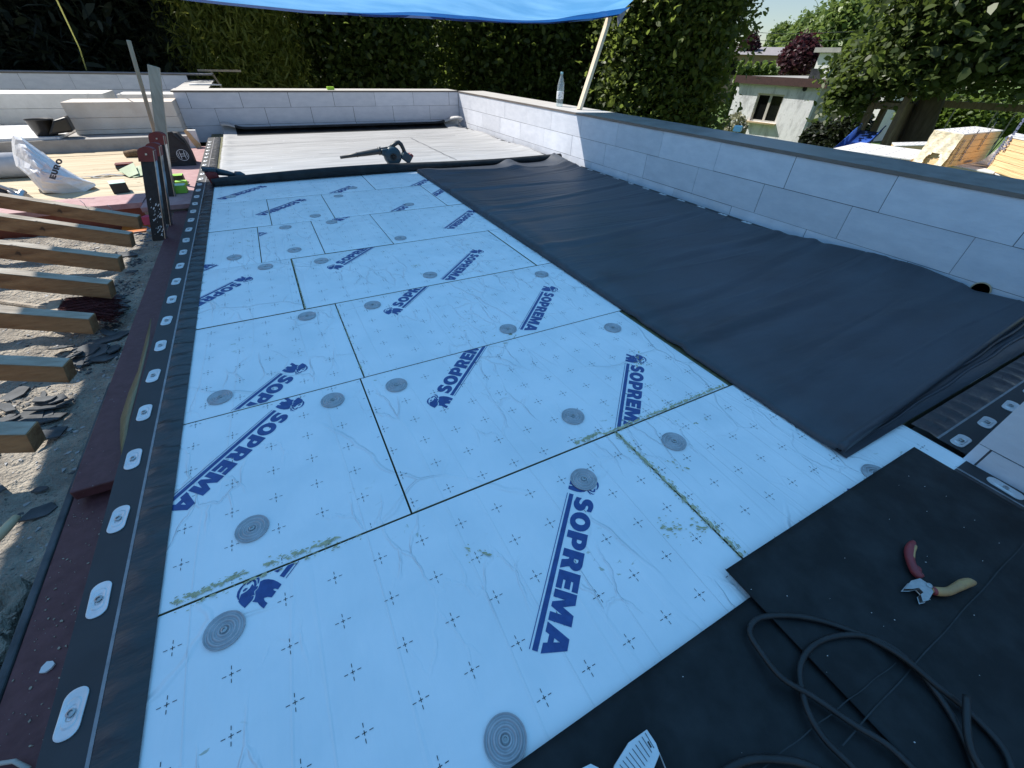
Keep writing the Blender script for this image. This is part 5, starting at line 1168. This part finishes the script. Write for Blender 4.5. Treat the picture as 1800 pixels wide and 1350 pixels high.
MB().hexa([SP(wa0-.06,-.13,wz0-.05),SP(wa1+.10,-.14,wz0-.05),SP(wa1+.10,.05,wz0-.05),SP(wa0-.06,.05,wz0-.05),SP(wa0-.06,-.14,wz0-.008),SP(wa1+.10,-.14,wz0-.008),SP(wa1+.10,.05,wz0-.003),SP(wa0-.06,.05,wz0-.003)]).build('sill',M['sill'],wo)
vh=vplane(1415,156,C0,df); MB().lathe([(.075,0),(.075,.01),(.06,.012),(0,.006)],Vector((vh.x,vh.y,vh.z))+nf_*.002,18,R=nf_.to_track_quat('Z','Y').to_matrix()).build('vent_hole',M['blackink'],t)
MB().hexa([SP(.08,1.75,-.75),SP(.12,1.75,-.75),SP(.12,3.25,-.75),SP(.08,3.25,-.75),SP(.08,1.75,.18),SP(.12,1.75,.18),SP(.12,3.25,.18),SP(.08,3.25,.18)]).build('side_window',mat('amber_pane',(.05,.035,.02),(.22,.14,.06),6,.3),t)
MB().hexa([SP(-.08,1.65,-.86),SP(.0,1.65,-.86),SP(.0,3.35,-.86),SP(-.08,3.35,-.86),SP(-.08,1.65,-.77),SP(.0,1.65,-.77),SP(.0,3.35,-.77),SP(-.08,3.35,-.77)]).build('side_sill',M['fascia'],t)
# play tower
def vpost(u,v,D,z1,w_,mb,z0=GZ):
    p=ad(u,v,D); mb.box((p.x-w_/2,p.y-w_/2,z0),(p.x+w_/2,p.y+w_/2,z1)); return p
t=thing('play_tower','weathered wooden climbing tower with slatted panel under the maple','play tower',tuple(Vector((ad(1560,200,16.5).x,ad(1560,200,16.5).y,GZ))))
posts=[(1552,147,15.6),(1576,148,16.4),(1609,147,15.4),(1630,150,16.3)]
PP_=[]
for u,v,D in posts:
    p=ad(u,v,D); mb=MB(); mb.box((p.x-.06,p.y-.06,GZ),(p.x+.06,p.y+.06,p.z)); mb.build('post',M['playwood'],t); PP_.append(p)
def hb(a,b_,z,w_,h_,nm='rail',m_='playwood'):
    A=Vector((a.x,a.y,z)); B_=Vector((b_.x,b_.y,z)); return MB().bar(A,B_,w_,h_).build(nm,M[m_],t)
z1=ad(1532,184,15.6).z; hb(PP_[0],PP_[2],z1,.05,.14); hb(PP_[1],PP_[3],z1+.02,.05,.14); hb(PP_[0],PP_[1],z1,.05,.14); hb(PP_[2],PP_[3],z1,.05,.14)
hb(PP_[2],PP_[3]*1.0,z1-.9,.05,.14)
for k in range(5): hb(PP_[0],PP_[1],GZ+.35+k*.32,.04,.06,'rung')
q0,q1=PP_[2],PP_[3]+(PP_[3]-PP_[2])*.25
for k in range(11):
    s=k/10; A=q0.lerp(q1,s); MB().box((A.x-.035,A.y-.02,z1-1.05),(A.x+.035,A.y+.02,z1-.05)).build('slat',M['playwood'],t)
cen_=(PP_[0]+PP_[1]+PP_[2]+PP_[3])/4; MB().obox((cen_.x,cen_.y,z1-1.05),(1.0,1.0,.06),.5).build('platform',M['playwood'],t)
# slide
t=thing('slide','blue plastic slide with raised edges leaning on the play tower','slide',tuple(Vector((ad(1500,255,14.6).x,ad(1500,255,14.6).y,GZ))))
a=ad(1530,231,15.0); c=ad(1484,262,13.6); c.z=min(c.z,a.z-.5); e2=c+(c-a)*.55; e2.z=GZ+.15
wv=(c-a).cross(Vector((0,0,1))).normalized(); b=MB(); S_=[a,a.lerp(c,.5)-Vector((0,0,.02)),c,e2]
vs=[]
for p in S_:
    for o_,h_ in ((-.27,.14),(-.25,.15),(-.22,.0),(.22,.0),(.25,.15),(.27,.14)): vs.append(p+wv*o_+Vector((0,0,h_)))
b.add(vs,[(j*6+i,j*6+i+1,(j+1)*6+i+1,(j+1)*6+i) for j in range(3) for i in range(5)]); b.build('chute',M['slide'],t,smooth=True,solid=.015)
# swing frame
t=thing('swing_frame','timber swing beam with hanging ropes under the maple, right of the tower','swing',tuple(Vector((ad(1700,190,16.5).x,ad(1700,190,16.5).y,GZ))))
a=ad(1620,178,16.3); c=ad(1850,196,16.8); zb=(a.z+c.z)/2; a.z=c.z=zb; MB().bar(a,c,.12,.14).build('beam',M['playwood'],t)
for s in (.14,.30,.62,.76):
    p=a.lerp(c,s); MB().tube([p-Vector((0,0,.05)),p-Vector((0,0,1.55))],.014,5).build('rope',M['copinglight'],t)
for s0_,s1_ in ((.14,.30),(.62,.76)): MB().bar(a.lerp(c,s0_)-Vector((0,0,1.55)),a.lerp(c,s1_)-Vector((0,0,1.55)),.18,.03).build('seat',M['playwood'],t)
for p,sg in ((a,-1),(c,1)):
    for k in (-.7,.7): MB().tube([p+Vector((0,0,.0)),Vector((p.x+.3*sg,p.y+k,GZ))],.05,7).build('leg',M['playwood'],t)
# shrubs
def bush(label,u,v,D,rw,rz,lm,size,n,seed,nm='shrub'):
    c=ad(u,v,D); t=thing(nm,label,'shrub',(c.x,c.y,GZ)); rg=np.random.default_rng(seed); d=rg.normal(size=(n,3)); d/=np.linalg.norm(d,axis=1)[:,None]; P=np.array(c)+d*np.array([rw,rw,rz])*(.6+.4*rg.random((n,1)))
    P[:,2]=np.maximum(P[:,2],GZ+.03); leaf_obj('foliage',lm,P,size,t,seed=seed)
    mb=MB()
    for k in range(5):
        a_=k*1.3; mb.tube([(c.x,c.y,GZ),(c.x+math.cos(a_)*rw*.6,c.y+math.sin(a_)*rw*.6,c.z+rz*.3)],.015,5)
    mb.build('stems',M['bark'],t)
bush('dark shrub at the right foot of the shed corner',1425,248,18.2,.35,.55,LP,.12,900,61)
bush('dark shrub below the shed side window',1455,246,18.0,.5,.6,LP,.12,1500,62)
bush('dark shrub between shed and slide',1490,240,17.6,.6,.7,LP,.12,1800,63)
bush('pale flowering shrub at the left foot of the shed',1290,226,18.8,.45,.5,leafmat('pale_leaf',(.2,.22,.1),(.5,.48,.36),(.3,.3,.2)),.09,900,64)
bush('sunny green shrub under the swing, left',1665,205,19.5,1.3,.6,LS,.14,3500,65)
bush('sunny green shrub under the swing, middle',1715,203,20.5,1.2,.55,LS,.14,3000,66)
bush('sunny green shrub under the swing, right',1770,203,21.5,1.3,.6,LS,.14,3000,67)
bush('dark shrub mass behind the play tower',1640,225,19.5,.9,.9,LP,.14,3000,68)
# ---------------------------------------------------------------- stacked insulation packs beside the building
PW,PWW=text_tris('SOPREMA',1.0,.08)
def pack(label,A,B_,C_,z0,z1,film=False,layers=6,marks=()):
    # A-B_ short side, B_-C_ long side facing the camera, top at z1
    A=Vector((A.x,A.y,0)); B_=Vector((B_.x,B_.y,0)); C_=Vector((C_.x,C_.y,0)); D_=A+C_-B_; c=(A+C_)/2
    t=thing('insulation_pack',label,'pack',(c.x,c.y,z0),'film-wrapped packs of insulation boards')
    def shr(p,k): return p+(c-p).normalized()*k
    h=(z1-z0)/layers; r=random.Random(int(A.x*100))
    b=MB()
    for k in range(layers):
        o_=r.uniform(0,.012); q=[shr(p,o_) for p in (A,B_,C_,D_)]
        b.hexa([Vector((p.x,p.y,z0+k*h+.002)) for p in q]+[Vector((p.x,p.y,z0+(k+1)*h-.002)) for p in q])
    for f in range(len(b.f)): pass
    b.build('board_layers',M['packfilm' if film else 'pur'],t)
    q=[shr(p,-.006) for p in (A,B_,C_,D_)]
    b=MB(); b.hexa([Vector((p.x,p.y,z1+.001)) for p in q]+[Vector((p.x,p.y,z1+.014)) for p in q]); b.build('top_film',M['packtop'],t)
    mk=MB()
    for (P0,P1,s,zc_,sz,vert) in marks:
        P0={'A':A,'B':B_,'C':C_,'D':D_}[P0]; P1={'A':A,'B':B_,'C':C_,'D':D_}[P1]; d=(P1-P0).normalized(); n=Vector((d.y,-d.x,0)); 
        if n.dot(Vector((c.x,c.y,0)))>0: n=-n
        o_=P0.lerp(P1,s)+n*.012
        for tr in PW:
            pts=[]
            for x,y in tr:
                a_,b2=(x*sz,y*sz) if not vert else (-y*sz,x*sz)
                pts.append(Vector((o_.x+d.x*a_,o_.y+d.y*a_,zc_+b2)))
            mk.add(pts,[(0,1,2)])
    # printed lettering over the top film
    d=(C_-B_).normalized(); e=(A-B_).normalized()
    for i in range(7):
        for j in range(4):
            o_=B_+(C_-B_)*(.04+.13*i+.05*(j%2))+(A-B_)*(.06+.24*j); c_,s_=.8,.6
            for tr in PW: mk.add([Vector((o_.x+(d.x*(x*c_-y*s_)+e.x*(x*s_+y*c_))*.014,o_.y+(d.y*(x*c_-y*s_)+e.y*(x*s_+y*c_))*.014,z1+.0152)) for x,y in tr],[(0,1,2)])
    mk.build('printed_marks',mat('grey_blue_print',(.12,.14,.24),rough=.6),t)
    return t
def shift(p,dx,dy): return Vector((p.x+dx,p.y+dy,0))
zu=.35
A,B_,C_=az(1644,230,zu),az(1694,238,zu),az(1762,231,zu)
pack('upper pack of orange-edged insulation boards with crumpled film at its left end',A,B_,C_,.0,zu,marks=[('B','C',.30,.05,.045,True),('B','C',.62,.16,.04,True),('B','C',.10,.03,.035,True),('B','C',.45,.02,.03,False)],layers=5)
A2=az(1772,241,zu); pack('upper pack of insulation boards cut by the right edge of the photo',az(1783,235.5,zu),A2,az(1850,258,zu),.0,zu,marks=[('B','C',.14,.22,.05,True),('B','C',.03,.05,.04,True)],layers=6)
q1,q2,q3,q4=az(1463,263,0),az(1530,256,0),az(1640,268,0),az(1600,282,0)
pack('lower pack with a flat white film top beside the parapet coping, nearest the slide',q1,q4,q3,GZ,.0,layers=16,marks=[('B','C',.85,-.12,.05,True)])
B3=az(1600,262,-.01)
pack('low pack with speckled film top behind, between slide and upper pack',az(1568,252,-.02),az(1572,258,-.02),az(1645,256,-.02),GZ,-.02,layers=16)
pack('lower film-wrapped pack between the white-topped one and the corner, under the crumpled upper pack',az(1650,272,-.01),az(1628,284,-.01),az(1745,306,-.01),GZ,-.01,film=True,layers=16)
pack('lower pack with white top in the right corner behind the coping',az(1748,292,-.02),az(1722,301,-.02),az(1850,330,-.02),GZ,-.02,layers=16,marks=[('B','C',.5,-.1,.05,True)])
# crumpled film draped over the left end of the upper pack
t_=[o for o in COL.objects if o.name.startswith('insulation_pack') and o.parent is None][0]
A_,Bb=Vector((A.x,A.y,0)),Vector((B_.x,B_.y,0)); nn_=(A_-Bb).cross(Vector((0,0,1))).normalized(); 
if nn_.dot(Vector((A_.x,A_.y,0)))>0: nn_=-nn_
r=random.Random(5); b=MB()
def ff(u,v):
    p=A_.lerp(Bb,u*1.04-.02); z=zu+.01-(zu+.03)*v; off=.012+.06*v*v+.004*math.sin(u*17+v*9)+.003*math.sin(u*31-v*21); return p+nn_*off+Vector((0,0,z))
nu,nv=30,16
V=[ff(i/(nu-1),j/(nv-1)) for j in range(nv) for i in range(nu)]
fc=[(j*nu+i,j*nu+i+1,(j+1)*nu+i+1,(j+1)*nu+i) for j in range(nv-1) for i in range(nu-1) if not ((i/nu-.52)**2/.06+(j/nv-.72)**2/.035<1)]
b.add(V,fc); b.build('torn_film',M['packfilm'],t_,smooth=True)
# veil of clear film between the packs
b=MB(); a=A2; c=az(1700,290,0); 
def vf(u,v): p0=Vector((A2.x-.02,A2.y-.02,zu-.02)).lerp(Vector((A2.x-.05,A2.y-.1,.01)),v); p1=Vector((c.x,c.y,.03)).lerp(Vector((c.x+.15,c.y-.2,.01)),v); p=p0.lerp(p1,u); p.z-=.10*math.sin(u*math.pi)*(1-v); return p
b.grid(vf,16,8); o=b.build('torn_film',mat('milky_film',(.66,.62,.58),(.74,.7,.68),10,.4,bump=.5,bscale=20),[o for o in COL.objects if o.name.startswith('insulation_pack') and o.parent is None][1],smooth=True)
# final tidy: no leftover duplicate verts needed
